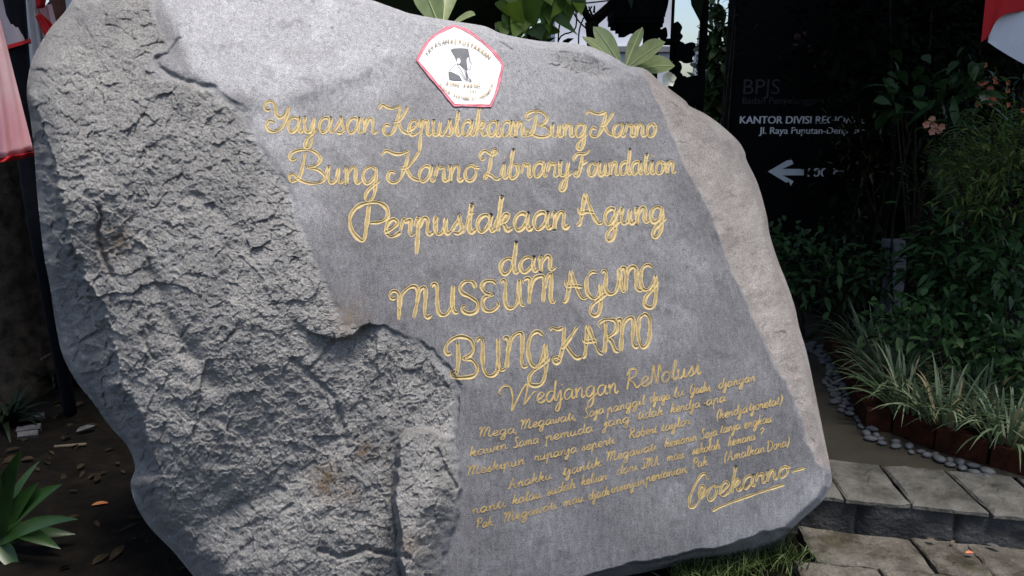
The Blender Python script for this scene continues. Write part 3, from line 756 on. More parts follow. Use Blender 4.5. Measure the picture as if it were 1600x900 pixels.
small = [
    ('Mega,', 747, 684, 809, 676), ('Megawati,', 812, 672, 901, 655), ('Saja', 911, 654, 944, 645), ('panggil', 948, 646, 1007, 632), ('djuga', 1015, 629, 1047, 624), ('lu', 1052, 622, 1069, 617), ('Gadis,', 1077, 617, 1112, 610), ('djangan', 1122, 608, 1180, 595),
    ('kawin', 733, 714, 793, 701), ('Sama', 801, 700, 842, 692), ('pemuda', 852, 690, 927, 674), ('jang', 943, 668, 984, 659), ('tidak', 996, 656, 1036, 648), ('kerdja', 1047, 646, 1094, 636), ('-apa.', 1098, 635, 1137, 626), ('(kerdja', 1119, 656, 1168, 644), ('tjoretat)', 1170, 643, 1222, 631),
    ('Meskipun', 729, 744, 820, 725), ('rupanja', 835, 721, 902, 706), ('seperti', 908, 705, 960, 693), ('Robert', 982, 686, 1026, 676), ('taylor.', 1033, 675, 1081, 662),
    ('Anakku', 793, 765, 862, 748), ('tjantik', 879, 744, 939, 728), ('Megawati', 946, 722, 1026, 703), ('kemarin', 1038, 700, 1089, 688), ('Saja', 1094, 687, 1121, 680), ('tanja', 1125, 678, 1157, 670), ('engkau', 1162, 670, 1206, 659),
    ('nanti', 737, 804, 790, 792), ('kalau', 800, 789, 846, 777), ('sudah', 854, 775, 899, 762), ('keluar', 908, 759, 948, 749), ('dari', 963, 743, 996, 734), ('SMA', 1001, 733, 1030, 726), ('mau', 1041, 722, 1069, 715), ('sekolah', 1081, 711, 1125, 701), ('kemana', 1137, 698, 1180, 687), ('?', 1186, 684, 1193, 682),
    ('Pak', 743, 827, 770, 821), ('Megawati', 786, 817, 870, 794), ('mau', 880, 792, 912, 783), ('djadi', 919, 782, 952, 773), ('insinjur', 954, 771, 1007, 757), ('pertanian,', 1009, 754, 1075, 737), ('Pak.', 1081, 733, 1107, 726), ('(Amalkan', 1131, 722, 1195, 706), ('Dora)', 1197, 706, 1233, 696)]
cuts = [0, 8, 17, 22, 29, 39, 48]
for a, b in zip(cuts[:-1], cuts[1:]):
    st = []
    for (t, x0, y0, x1, y1) in small[a:b]: st.append(word(t, x0, y0, x1, y1, 8.4, 8.0, 0.25))
    line('inscription_word', st, **SW)
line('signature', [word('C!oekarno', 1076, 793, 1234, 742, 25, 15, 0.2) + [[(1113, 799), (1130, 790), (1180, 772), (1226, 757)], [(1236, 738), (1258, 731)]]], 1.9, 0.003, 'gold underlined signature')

stone = obj('stone_body', build_boulder(), M['stone'], boulder)

# ------------------------------------------------------------------ the painted emblem
def z8(x, y): return (630 + x / 6.0, 30 + y / 6.0)
EMB = smooth_path([z8(*p) for p in [(480, 62), (400, 92), (300, 150), (215, 235), (130, 385)]], 1.0).tolist() + smooth_path([z8(130, 385), z8(480, 806)], 1.0).tolist()[1:] + \
    smooth_path([z8(480, 806), z8(820, 812)], 1.0).tolist()[1:] + smooth_path([z8(*p) for p in [(820, 812), (880, 660), (935, 425)]], 1.0).tolist()[1:] + \
    smooth_path([z8(*p) for p in [(935, 425), (840, 300), (720, 195), (600, 110), (480, 62)]], 1.0).tolist()[1:-1]
def face_patch(mb, poly, lift, rings=10):
    P = np.array(poly, float); c = P.mean(0); n = len(P)
    s = np.linspace(0, 1, rings + 1)[1:]
    G = c + (P - c)[None] * s[:, None, None]
    x = np.concatenate([[c[0]], G[..., 0].ravel()]); y = np.concatenate([[c[1]], G[..., 1].ravel()])
    v = on_face(x, y, macro(x, y)[0] + lift)
    f = [(0, 1 + i, 1 + (i + 1) % n) for i in range(n)]
    for r in range(rings - 1):
        for i in range(n):
            j = (i + 1) % n
            f.append((1 + r * n + i, 1 + (r + 1) * n + i, 1 + (r + 1) * n + j, 1 + r * n + j))
    # skirt back to the stone
    k = len(v); e = on_face(P[:, 0], P[:, 1], macro(P[:, 0], P[:, 1])[0] - 0.004)
    v = np.vstack([v, e]); b = 1 + (rings - 1) * n
    f += [(b + i, k + i, k + (i + 1) % n, b + (i + 1) % n) for i in range(n)]
    mb.add(v, f)
mb = MB(); face_patch(mb, EMB, 0.0030, 24)
emblem = obj('emblem', mb, M['white'], boulder, True); emblem['label'] = 'white five sided emblem with red rim'
mb = MB(); ribbon(mb, EMB + [EMB[0]], 2.1, 0.0032, cut=False); obj('rim', mb, M['rim_red'], emblem, True)
mb = MB()
for pl in ([(445, 285), (470, 273), (540, 270), (610, 276), (616, 310), (624, 348), (600, 356), (594, 390), (600, 430), (606, 470), (585, 468), (555, 450), (530, 425), (512, 415), (496, 385), (488, 360), (468, 325)],
           [(424, 490), (450, 492), (490, 510), (528, 530), (552, 574), (490, 574), (434, 566), (426, 530)],
           [(584, 470), (596, 480), (606, 515), (614, 548), (606, 560), (592, 525)], [(618, 545), (630, 562), (634, 582), (622, 572)]):
    face_patch(mb, [z8(*p) for p in pl], 0.0052, 5)
obj('portrait', mb, M['ink'], emblem)
mb = MB()
for s, h in (([(497, 410), (470, 440), (430, 480)], .35), ([(500, 420), (540, 470), (600, 585)], .4), ([(555, 455), (585, 475)], .5), ([(620, 348), (626, 385), (641, 412), (636, 425), (637, 445), (628, 468), (606, 472)], .4),
             ([(612, 372), (624, 374)], .5), ([(618, 398), (630, 400)], .3), ([(620, 440), (632, 441)], .4), ([(606, 560), (622, 588), (640, 585), (632, 560)], .4), ([(528, 490), (580, 570)], .35), ([(575, 480), (603, 575)], .35)):
    q = [z8(*p) for p in s]; pth = smooth_path(q, 0.6)
    T = np.gradient(pth, axis=0); T /= np.linalg.norm(T, axis=1)[:, None] + 1e-9
    Nn = np.stack([-T[:, 1], T[:, 0]], 1) * h
    A = pth + Nn; B = pth - Nn; X = np.concatenate([A, B]); n = len(pth)
    mb.add(on_face(X[:, 0], X[:, 1], macro(X[:, 0], X[:, 1])[0] + 0.0060), [(i, i + 1, n + i + 1, n + i) for i in range(n - 1)])
obj('portrait_outline', mb, M['ink'], emblem)
mb = MB()
face_patch(mb, [z8(520 + 17 * math.cos(t), 392 + 27 * math.sin(t)) for t in np.linspace(0, 2 * math.pi, 14, endpoint=False)], 0.0064, 2)
obj('ear', mb, M['white'], emblem)

FONT_CACHE = {}
def glyph_mesh(txt, fat=0.0):
    """flat letter outlines from the built-in font: verts (x right, y up), faces"""
    if (txt, fat) in FONT_CACHE: return FONT_CACHE[(txt, fat)]
    cu = bpy.data.curves.new('lettering', 'FONT'); cu.body = txt; cu.size = 1.0; cu.resolution_u = 4; cu.offset = fat
    to = bpy.data.objects.new('lettering', cu); col.objects.link(to)
    dg = bpy.context.evaluated_depsgraph_get()
    me = bpy.data.meshes.new_from_object(to.evaluated_get(dg))
    v = np.array([tuple(a.co) for a in me.vertices]).reshape(-1, 3); f = [tuple(p.vertices) for p in me.polygons]
    bpy.data.objects.remove(to); bpy.data.curves.remove(cu); bpy.data.meshes.remove(me)
    FONT_CACHE[(txt, fat)] = (v, f)
    return v, f

def arc_text(mb, txt, path, size, lift):
    """letters of the emblem set one by one along a path (in photograph units on the face)"""
    p = smooth_path(path, 0.4); seg = np.linalg.norm(np.diff(p, axis=0), axis=1); s = np.concatenate([[0], np.cumsum(seg)])
    n = len(txt)
    for i, ch in enumerate(txt):
        if ch == ' ': continue
        u = s[-1] * (i + 0.5) / n
        x, y = np.interp(u, s, p[:, 0]), np.interp(u, s, p[:, 1])
        x2, y2 = np.interp(u + .6, s, p[:, 0]), np.interp(u + .6, s, p[:, 1])
        a = math.atan2(y2 - y, x2 - x)
        v, f = glyph_mesh(ch, 0.035)
        gx = (v[:, 0] - v[:, 0].mean()) * size; gy = -v[:, 1] * size
        X = x + gx * math.cos(a) - gy * math.sin(a); Y = y + gx * math.sin(a) + gy * math.cos(a)
        mb.add(on_face(X, Y, macro(X, Y)[0] + lift), f)
mb = MB()
arc_text(mb, 'YAYASAN', [z8(*p) for p in [(228, 345), (290, 270), (360, 235), (435, 218)]], 8.2, .0075)
obj('emblem_lettering', mb, M['dull_letter'], emblem)
mb = MB()
arc_text(mb, 'KEPUSTAKAAN', [z8(*p) for p in [(440, 222), (520, 225), (610, 248), (700, 290), (805, 372)]], 8.2, .0075)
arc_text(mb, 'BUNG KARNO', [z8(*p) for p in [(400, 605), (480, 622), (600, 634), (725, 636)]], 6.6, .0075)
arc_text(mb, '1980', [z8(*p) for p in [(598, 676), (690, 686)]], 4.6, .0075)
arc_text(mb, 'PUSDOK', [z8(*p) for p in [(335, 608), (380, 665), (440, 700)]], 5.2, .0075)
arc_text(mb, 'PERTAMA DI INDONESIA', [z8(*p) for p in [(470, 720), (560, 745), (650, 752), (740, 735), (810, 690), (848, 610)]], 5.4, .0075)
obj('emblem_lettering', mb, M['pale_gold'], emblem)

# ------------------------------------------------------------------ ground, paving, step, path
def sheet(name, poly, z, m, kind='structure', n=1):
    mb = MB(); P = np.array([[x, y, z] for x, y in poly]); mb.add(P, [tuple(range(len(P)))])
    o = obj(name, mb, m); tag(o, kind=kind); return o
def ground_z(x, y):
    p = np.stack([np.atleast_1d(x).astype(float), np.atleast_1d(y).astype(float), np.zeros(np.size(x))], 1)
    fade = S((7.2 - np.abs(p[:, 0])) / 1.0) * S((9.5 - p[:, 1]) / 1.0); lf = S((0.6 - p[:, 0]) / 0.5)
    return -0.012 + fade * (0.035 * fbm(p + np.array([5, 5, 5]), 1.7, 3, 3) + 0.02 * fbm(p, 7, 3, 8)) * lf - (1 - lf) * 0.02
def grid_ground():
    xs = np.concatenate([[-300, -60, -20], np.linspace(-7, 7, 90), [20, 60, 300]]); ys = np.concatenate([[-60, -10], np.linspace(0.5, 9, 90), [15, 40, 400]])
    X, Y = np.meshgrid(xs, ys); p = np.stack([X.ravel(), Y.ravel(), np.zeros(X.size)], 1)
    p[:, 2] = ground_z(p[:, 0], p[:, 1])
    n = len(xs); f = []
    for j in range(len(ys) - 1):
        for i in range(n - 1): f.append((j * n + i, j * n + i + 1, (j + 1) * n + i + 1, (j + 1) * n + i))
    return MB().add(p, f)
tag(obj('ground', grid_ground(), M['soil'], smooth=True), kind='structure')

ZS = 0.135
fa, fb = on_z(1290, 772, ZS), on_z(1600, 802, ZS)
ba, bb = on_z(1296, 716, ZS), on_z(1600, 744, ZS)
ex = (fb - fa)[:2]; ex /= np.linalg.norm(ex); ey = np.array([-ex[1], ex[0]])
depth = float(np.mean([(ba - fa)[:2] @ ey, (bb - fb)[:2] @ ey]))
O2 = fa[:2]
def W2(u, v): return O2 + ex * u + ey * v
def slab(mb, poly_uv, z0, z1, bev=0.008, jit=0.006, sub=6, lump=0.004):
    """one stone slab with worn, uneven top and broken arrises"""
    c = np.mean(poly_uv, axis=0)
    P = np.array(poly_uv, float) + rng.uniform(-jit, jit, (len(poly_uv), 2))
    ring = []
    for i in range(len(P)):
        a, b = P[i], P[(i + 1) % len(P)]
        for k in range(sub): ring.append(a + (b - a) * k / sub)
    ring = np.array(ring); n = len(ring)
    wob = rng.normal(0, 0.0025, (n, 2)); ring = ring + wob
    prof = [(1.0, z0), (1.0, z1 - bev), (1 - bev * 1.2 / 0.15, z1 - bev * .25), (1 - bev * 3 / 0.15, z1), (0.6, z1), (0.3, z1)]
    V = []
    for s, z in prof:
        q = c + (ring - c) * s
        zz = z + (rng.normal(0, lump * 0.5, n) if z >= z1 - bev else 0)
        if z >= z1 - bev:
            pp = np.stack([q[:, 0], q[:, 1], np.zeros(n)], 1); zz = zz + lump * fbm(pp, 9, 3, 77)
        w2 = np.array([W2(*x) for x in q]); V.append(np.column_stack([w2, np.broadcast_to(zz, (n,))]))
    V = np.vstack(V); f = []
    for r in range(len(prof) - 1):
        for i in range(n):
            j = (i + 1) % n
            f.append((r * n + i, r * n + j, (r + 1) * n + j, (r + 1) * n + i))
    f.append(tuple((len(prof) - 1) * n + i for i in range(n)))
    mb.add(V, f, rng.uniform(0, 1))
jx = [-0.42, -0.16, 0.06, 0.285, 0.53, 0.75, 0.99, 1.22, 1.5, 1.8]
jb = [-0.40, -0.13, 0.02, 0.245, 0.48, 0.71, 0.95, 1.2, 1.48, 1.8]
g = 0.006
mb = MB()
for i in range(len(jx) - 1):
    slab(mb, [(jx[i] + g, -0.012), (jx[i + 1] - g, -0.012), (jb[i + 1] - g, depth), (jb[i] + g, depth)], ZS - 0.020, ZS)
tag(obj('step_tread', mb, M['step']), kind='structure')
def riser():
    mb = MB(); xs = np.linspace(-0.45, 2.2, 150); zs = np.linspace(-0.05, ZS - 0.014, 14)
    U, Z = np.meshgrid(xs, zs)
    p3 = np.stack([U.ravel() * 1.0, np.zeros(U.size), Z.ravel()], 1)
    off = 0.016 * fbm(p3, 11, 4, 21) + 0.008 * np.round(fbm(p3, 5, 2, 23) * 4) / 4
    for jn in (-0.16, 0.12, 0.44, 0.83, 1.3): off = off + 0.03 * np.exp(-((p3[:, 0] - jn - 0.02 * p3[:, 2]) / 0.006) ** 2)
    w2 = np.array([W2(u, -0.004 + o) for u, o in zip(U.ravel(), off)])
    n = len(xs)
    mb.add(np.column_stack([w2, Z.ravel()]), [(j * n + i, j * n + i + 1, (j + 1) * n + i + 1, (j + 1) * n + i) for j in range(len(zs) - 1) for i in range(n - 1)])
    return mb
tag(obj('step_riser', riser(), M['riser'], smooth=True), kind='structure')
# flagstones in front of the step
mb = MB()
rows = [(-0.02, -0.235), (-0.245, -0.47), (-0.48, -0.72), (-0.73, -1.0)]
cutsx = [[-0.06, 0.33, 0.50, 0.78, 1.1, 1.5], [-0.1, 0.17, 0.40, 0.64, 0.95, 1.4], [-0.1, 0.25, 0.55, 0.85, 1.3], [-0.1, 0.2, 0.5, 0.9, 1.3]]
for (v0, v1), cs in zip(rows, cutsx):
    for a, b in zip(cs[:-1], cs[1:]):
        sk = 0.035
        slab(mb, [(a + 0.007, v1), (b - 0.007, v1), (b - 0.007 - sk, v0), (a + 0.007 - sk, v0)], -0.05, 0.012 + rng.uniform(-.004, .004), 0.006, 0.010, 8, 0.003)
tag(obj('paving', mb, M['paving']), kind='structure')
t0, t1 = W2(-0.45, depth + 0.004), W2(3.2, depth + 0.004)
sheet('path', [tuple(t0), tuple(t1), (6, 2.0), (7, 4), (6, 6.6), (-0.3, 6.6), (-0.3, 4.2)], ZS - 0.012, M['concrete'])

# ------------------------------------------------------------------ planter edge, bed, pebbles
ZP = ZS - 0.012
kerb = [on_z(x, y, ZP + 0.105)[:2] for x, y in [(1318, 520), (1352, 566), (1374, 612), (1398, 642), (1450, 662), (1530, 684), (1600, 702), (1700, 730)]]
kp = smooth_path(kerb, 0.01)
edging = empty('brick_edging', (float(kp[60][0]), float(kp[60][1]), ZP), 'dark terracotta brick edging curving round the grass bed beside the path', 'garden edging')
mb = MB(); bl = 20
for i in range(0, len(kp) - bl, bl):
    a, b = kp[i], kp[min(i + bl - 1, len(kp) - 1)]
    t = (b - a) / np.linalg.norm(b - a); nn = np.array([-t[1], t[0]])
    if nn[1] < 0: nn = -nn
    a = a + t * .003; h = ZP + 0.10 + rng.uniform(-.006, .006)
    lo = [a, b, b + nn * .1, a + nn * .1]
    in_ = [a + t * .006 + nn * .006, b - t * .006 + nn * .006, b + nn * .094 - t * .006, a + nn * .094 + t * .006]
    V = [(*q, ZP - .02) for q in lo] + [(*q, h - .006) for q in lo] + [(*q, h) for q in in_]
    F = []
    for r in (0, 4):
        for k in range(4): F.append((r + k, r + (k + 1) % 4, r + 4 + (k + 1) % 4, r + 4 + k))
    F.append((8, 9, 10, 11)); mb.add(V, F)
obj('brick_course', mb, M['brick'], edging)
bed = [tuple(q + np.array([.04, .06])) for q in kp[::15]] + [(7, 2.6), (8, 7), (2.2, 7)]
sheet('planting_bed', bed, ZP + 0.07, M['soil'])

band = smooth_path([on_z(x, y, ZP + .01)[:2] for x, y in [(1246, 540), (1290, 548), (1318, 572), (1322, 600), (1333, 632), (1350, 660), (1366, 684), (1392, 691), (1425, 703), (1460, 714), (1500, 728), (1542, 738)]], 0.008)
bw = np.interp(np.linspace(0, 1, len(band)), [0, .15, .4, .58, .7, .8, 1], [.11, .09, .10, .075, .02, .028, .04])
def pebble_mesh(k):
    r = np.random.default_rng(100 + k)
    th = np.linspace(0, 2 * math.pi, 12, endpoint=False); ph = np.linspace(-1, 1, 7)[1:-1] * math.pi / 2
    a, b, c = r.uniform(.9, 1.15), r.uniform(.68, .85), r.uniform(.42, .6)
    V = [(0, 0, -c)]
    for p in ph:
        for t in th:
            k2 = 1 + .07 * math.sin(2 * t + k) + .04 * math.sin(3 * t + 2 * k)
            V.append((a * math.cos(p) * math.cos(t) * k2, b * math.cos(p) * math.sin(t) * k2, c * math.sin(p)))
    V.append((0, 0, c)); n = 12; F = [(0, 1 + (i + 1) % n, 1 + i) for i in range(n)]
    for j in range(len(ph) - 1):
        for i in range(n): F.append((1 + j * n + i, 1 + j * n + (i + 1) % n, 1 + (j + 1) * n + (i + 1) % n, 1 + (j + 1) * n + i))
    e = len(V) - 1; F += [(e, e - n + i, e - n + (i + 1) % n) for i in range(n)]
    me = MB().add(V, F).mesh('pebble', True); me.materials.append(M['pebble']); return me
PM = [pebble_mesh(k) for k in range(7)]
placed = []; tries = 0
while len(placed) < 190 and tries < 9000:
    tries += 1
    i = rng.integers(0, len(band)); t = band[min(i + 1, len(band) - 1)] - band[max(i - 1, 0)]
    nn = np.array([-t[1], t[0]]) / (np.linalg.norm(t) + 1e-9)
    q = band[i] + nn * rng.uniform(-1, 1) * bw[i]; r = rng.uniform(.017, .029)
    if all(np.hypot(*(q - p)) > (r + s) * .86 for p, s in placed):
        placed.append((q, r))
        o = bpy.data.objects.new('pebble', PM[rng.integers(0, 7)]); col.objects.link(o)
        o.location = (q[0], q[1], ZP + r * .42); o.scale = (r, r, r); o.rotation_euler = (rng.uniform(-.15, .15), rng.uniform(-.15, .15), rng.uniform(0, 6.28))
        tag(o, 'smooth grey river pebble lying in the curved strip beside the path', 'pebble', 'river pebbles along the path edge')

# ------------------------------------------------------------------ plants
def shrub(name, c, rad, n, L, W, m, label, cat='shrub', group=None, prof='lance', droop=.35, stems=6, stem_mat='bark', seg=4, up=.5, hollow=.5, base_z=None, fold=.15, clumps=14):
    c = np.array(c, float); rad = np.array(rad, float)
    gz = base_z if base_z is not None else ZP
    root = empty(name, (float(c[0]), float(c[1]), gz), label, cat, group)
    # clumps: leaves gather round branch tips so the outline stays uneven
    d = rng.normal(0, 1, (clumps, 3)); d /= np.linalg.norm(d, axis=1)[:, None]
    tips = c + d * rad * rng.uniform(.45, 1.0, (clumps, 1))
    k = rng.integers(0, clumps, n)
    P = tips[k] + rng.normal(0, 1, (n, 3)) * rad * .23
    D = (P - c) / rad + np.array([0, 0, up]) + rng.normal(0, .7, (n, 3))
    v, f, li = leaves(P, D, L * rng.uniform(.6, 1.2, n), W * rng.uniform(.7, 1.2, n), droop, fold, seg, prof)
    var = np.clip(rng.uniform(0, 1, clumps)[k] * .6 + rng.uniform(0, .4, n), 0, 1)
    mb = MB(); mb.add(v, f, var[li]); obj('foliage', mb, M[m], root, True)
    mb = MB()
    for i in range(min(stems, clumps)):
        b = np.array([c[0] + rng.uniform(-.2, .2) * rad[0], c[1] + rng.uniform(-.2, .2) * rad[1], gz - .02])
        pth = smooth_path([b, b * .5 + tips[i] * .5 + rng.normal(0, .05, 3), tips[i]], .06)
        r0 = .006 + .012 * rad.max()
        mb.add(*tube(pth, np.linspace(r0, r0 * .35, len(pth)), 6))
    obj('stem', mb, M[stem_mat], root, True)
    return root

def blade_clump(name, c, n, L, W, m, label, cat, group=None, spread=.5, droop=.55, r=.05, seg=7, fold=.3):
    c = np.array(c, float)
    root = empty(name, tuple(c), label, cat, group)
    a = rng.uniform(0, 2 * math.pi, n); tilt = rng.uniform(.1, spread, n)
    P = c + np.stack([np.cos(a) * r * rng.uniform(0, 1, n), np.sin(a) * r * rng.uniform(0, 1, n), np.zeros(n)], 1)
    D = np.stack([np.cos(a) * tilt, np.sin(a) * tilt, np.ones(n)], 1)
    v, f, li = leaves(P, D, L * rng.uniform(.6, 1.1, n), W * rng.uniform(.7, 1.2, n), droop * rng.uniform(.5, 1.2, n), fold, seg, 'blade', up=np.stack([-np.cos(a), -np.sin(a), np.full(n, .3)], 1), roll=.2)
    obj('foliage', MB().add(v, f, rng.uniform(0, 1, n)[li]), M[m], root, True)
    return root

def at(x, y, Y):
    p = on_y(x, y, Y); return np.array([float(p[0]), float(p[1]), float(p[2])])

# variegated grass along the bricks
kn = np.gradient(kp, axis=0); kn = np.stack([-kn[:, 1], kn[:, 0]], 1); kn /= np.linalg.norm(kn, axis=1)[:, None]
for i, (fr, off, n, L, lab) in enumerate([(.10,.07, 70, .36, 'striped pale grass clump at the far tip of the brick curve'), (.24,.07, 90, .38, 'striped pale grass clump beside the widest part of the pebble strip'), (.37,.07, 100, .40, 'striped pale grass clump hanging over the brick corner'),
        (.50,.07, 100, .40, 'striped pale grass clump spilling over the first straight brick'), (.62,.07, 100, .40, 'striped pale grass clump midway along the straight bricks'), (.74,.07, 100, .40, 'striped pale grass clump above the end of the pebble row'), (.86,.07, 100, .40, 'striped pale grass clump cut by the picture edge, low down'),
        (.16, .32, 80, .38, 'striped grass clump in the second row at the tip of the bed'), (.31, .34, 90, .38, 'striped grass clump in the second row behind the brick corner'), (.46, .34, 90, .38, 'striped grass clump in the second row in front of the low leafy bush'), (.62, .32, 90, .36, 'striped grass clump in the second row before the dark bushes'), (.78, .32, 90, .36, 'striped grass clump in the second row at the picture edge'),
        (.04, .30, 60, .34, 'dim striped grass clump close behind the boulder flank')]):
    k = int(fr * (len(kp) - 1)); p = kp[k] + kn[k] * off
    blade_clump('grass_clump', (p[0], p[1], ZP + .07), n, L * 1.2, .013, 'leaf_grass', lab, 'ornamental grass', 'striped grass clumps along the brick edging', .9, .62, .07)

shrub('hedge_shrub', at(1258, 412, 4.6), (.42, .35, .24), 900, .075, .03, 'leaf_mid', 'low dark green bush under the black signboard', prof='oval')
shrub('hedge_shrub', at(1318, 420, 5.1), (.24, .35, .35), 600, .075, .028, 'leaf_dark', 'dim bush between the low green bush and the pale gap', prof='oval')
shrub('broadleaf_shrub', at(1535, 370, 4.0), (.36, .35, .34), 950, .085, .028, 'leaf_mid', 'mid green bush above the dark bed, below the palm frond')
shrub('broadleaf_shrub', at(1590, 420, 3.7), (.35, .3, .45), 700, .085, .03, 'leaf_mid', 'mid green bush at the picture edge under the feathery bush')
shrub('broadleaf_shrub', at(1480, 540, 3.55), (.38, .28, .20), 800, .07, .026, 'leaf_mid', 'low leafy bush right behind the striped grass')
shrub('broadleaf_shrub', at(1590, 560, 3.3), (.28, .26, .22), 600, .07, .026, 'leaf_mid', 'low leafy bush behind the striped grass at the picture edge')
shrub('feathery_shrub', at(1575, 250, 3.8), (.30, .3, .38), 2200, .06, .010, 'leaf_yellow', 'feathery yellow green bush with narrow leaves below the flag', droop=.3)
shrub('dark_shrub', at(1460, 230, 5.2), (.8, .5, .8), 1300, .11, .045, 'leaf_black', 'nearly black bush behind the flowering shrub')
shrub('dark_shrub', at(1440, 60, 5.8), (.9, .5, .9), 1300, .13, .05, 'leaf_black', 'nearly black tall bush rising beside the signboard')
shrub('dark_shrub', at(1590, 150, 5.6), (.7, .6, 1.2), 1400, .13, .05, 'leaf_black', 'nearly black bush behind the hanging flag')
shrub('sparse_shrub', at(1352, 235, 5.3), (.26, .2, .40), 110, .07, .018, 'leaf_buff', 'sparse twiggy plant with buff leaves in front of the sign lettering', stems=4, droop=.2)
shrub('sparse_shrub', at(1335, 430, 4.6), (.25, .2, .12), 60, .075, .02, 'leaf_buff', 'small buff leaved plant over the low bushes', stems=5, droop=.2)
# flowering shrub with big lobed leaves
fs = shrub('flowering_shrub', at(1450, 165, 4.3), (.30, .2, .20), 120, .14, .06, 'leaf_mid', 'dark shrub with broad leaves and salmon flowers', prof='obov', stems=8)
def blossom(mb, c, r, n=5, tilt=.5):
    a = np.linspace(0, 2 * math.pi, n, endpoint=False) + rng.uniform(0, 1)
    D = np.stack([np.cos(a), np.full(n, -tilt), np.sin(a)], 1)
    v, f, li = leaves(np.tile(np.array(c, float), (n, 1)), D, r, r * .85, 0.1, .2, 4, 'obov', up=(0, -1, .2), roll=.1)
    mb.add(v, f)
mb = MB()
for x, y in [(1446, 194), (1458, 197), (1466, 203), (1455, 205), (1470, 198), (1455, 186)]: blossom(mb, at(x, y, 4.05), .022)
obj('flower', mb, M['petal_pink'], fs)
fs = shrub('rust_flower_shrub', at(1550, 145, 4.5), (.2, .15, .14), 130, .05, .02, 'leaf_dark', 'thin shrub with small rust red blooms under the flag')
mb = MB()
for k in range(26): blossom(mb, at(1550 + rng.normal(0, 20), 140 + rng.normal(0, 15), 4.3), .016)
obj('flower', mb, M['petal_orange'], fs)
mb = MB()
for x, y in [(1533, 150), (1540, 152), (1536, 157), (1545, 148)]: blossom(mb, at(x, y, 4.25), .018)
obj('white_flower', mb, M['petal_white'], fs)
# palm frond
pf = empty('palm', tuple(at(1530, 420, 4.4) * np.array([1, 1, 0]) + np.array([0, 0, ZP])), 'small dark palm with comb like fronds between the bushes', 'palm')
mb = MB(); rb = MB()
b0 = at(1515, 330, 4.4)
for tx, ty, dz in [(1575, 175, .0), (1500, 180, .1), (1455, 260, -.1), (1590, 240, -.15)]:
    tip = at(tx, ty, 4.2 + dz); rach = smooth_path([b0, b0 * .5 + tip * .5 + np.array([0, 0, .08]), tip], .02)
    rb.add(*tube(rach, np.linspace(.007, .002, len(rach)), 5)); T = np.gradient(rach, axis=0); T /= np.linalg.norm(T, axis=1)[:, None]
    for sgn in (-1, 1):
        side = np.cross(T, np.array([0, -1.0, .3])) * sgn; side /= np.linalg.norm(side, axis=1)[:, None]
        v, f, li = leaves(rach[2:], (side + T * .7)[2:], .16 * np.sin(np.linspace(.4, 2.9, len(rach) - 2)) + .03, .010, .25, .2, 4, 'blade', up=(0, -1, .3), roll=.1)
        mb.add(v, f, rng.uniform(0, 1, len(rach) - 2)[li])
stemp = smooth_path([np.array([b0[0], b0[1], ZP]), b0], .1); rb.add(*tube(stemp, .012, 6))
obj('frond', mb, M['leaf_mid'], pf, True); obj('stem', rb, M['bark'], pf, True)

# bottom corner plant: broad lance leaves from one crown
lp = on_z(2, 860, 0.0)
lily = empty('lily_plant', (float(lp[0]), float(lp[1]), 0.0), 'green lily plant with broad arching leaves on the dark soil beside the boulder', 'plant')
tipsx = [(46, 668), (72, 700), (118, 790), (58, 735), (110, 828), (-20, 650), (92, 752), (-40, 690), (20, 700), (80, 870), (-60, 760), (-70, 840), (25, 880)]
P = []; D = []; Ls = []
for k, (x, y) in enumerate(tipsx):
    base = np.array([lp[0], lp[1], .05]); tip = on_y(x, y, float(lp[1]) - .05 + .1 * math.sin(k * 2.1)); d = tip - base
    P.append(base + rng.normal(0, .012, 3)); Ls.append(np.linalg.norm(d) * 1.12); D.append(d / np.linalg.norm(d) + np.array([0, 0, .22]))
v, f, li = leaves(P, D, Ls, rng.uniform(.045, .062, len(P)), .24, .3, 12, 'lance', up=(0.1, -.6, .8), roll=.3)
obj('foliage', MB().add(v, f, rng.uniform(0, 1, len(P))[li]), M['leaf_lily'], lily, True)

# frangipani behind the crest
def big_leaf(mb, rib, base, tip, width, up, droop=.12, fold=.22, prof='obov'):
    base = np.array(base); tip = np.array(tip); d = tip - base; L = np.linalg.norm(d)
    v, f, li = leaves([base], [d / L + np.array([0, 0, droop])], L, width, droop, fold, 12, prof, up=up, roll=0.0)
    mb.add(v, f, rng.uniform(0, 1))
    mid = v.reshape(-1, 3, 3)[:, 1, :]; u = np.array(up, float); u /= np.linalg.norm(u)
    rib.add(*tube(mid + u * .0015, np.linspace(.0042, .0012, len(mid)), 5))
def frangipani(pos, leafs, label, flowers=()):
    root = empty('frangipani_plant', (pos[0], pos[1], 0.0), label, 'plant')
    mb, rib, st = MB(), MB(), MB(); pos = np.array(pos)
    st.add(*tube(smooth_path([np.array([pos[0] + .05, pos[1] + .05, 0]), pos * np.array([1, 1, .5]) + np.array([.03, .04, 0]), pos], .05), .016, 8))
    for x, y, dY, w, up in leafs: big_leaf(mb, rib, pos, at(x, y, pos[1] + dY), w, up)
    fo = obj('foliage', mb, M['leaf_frangipani'], root, True); obj('midrib', rib, M['leaf_midrib'], root, True); obj('stem', st, M['bark'], root, True)
    if flowers:
        fb_ = MB()
        for x, y in flowers: blossom(fb_, at(x, y, pos[1] - .02), .034, 5, .7)
        obj('flower', fb_, M['petal_white'], root, True)
    return root
pc = at(975, 112, 3.1)
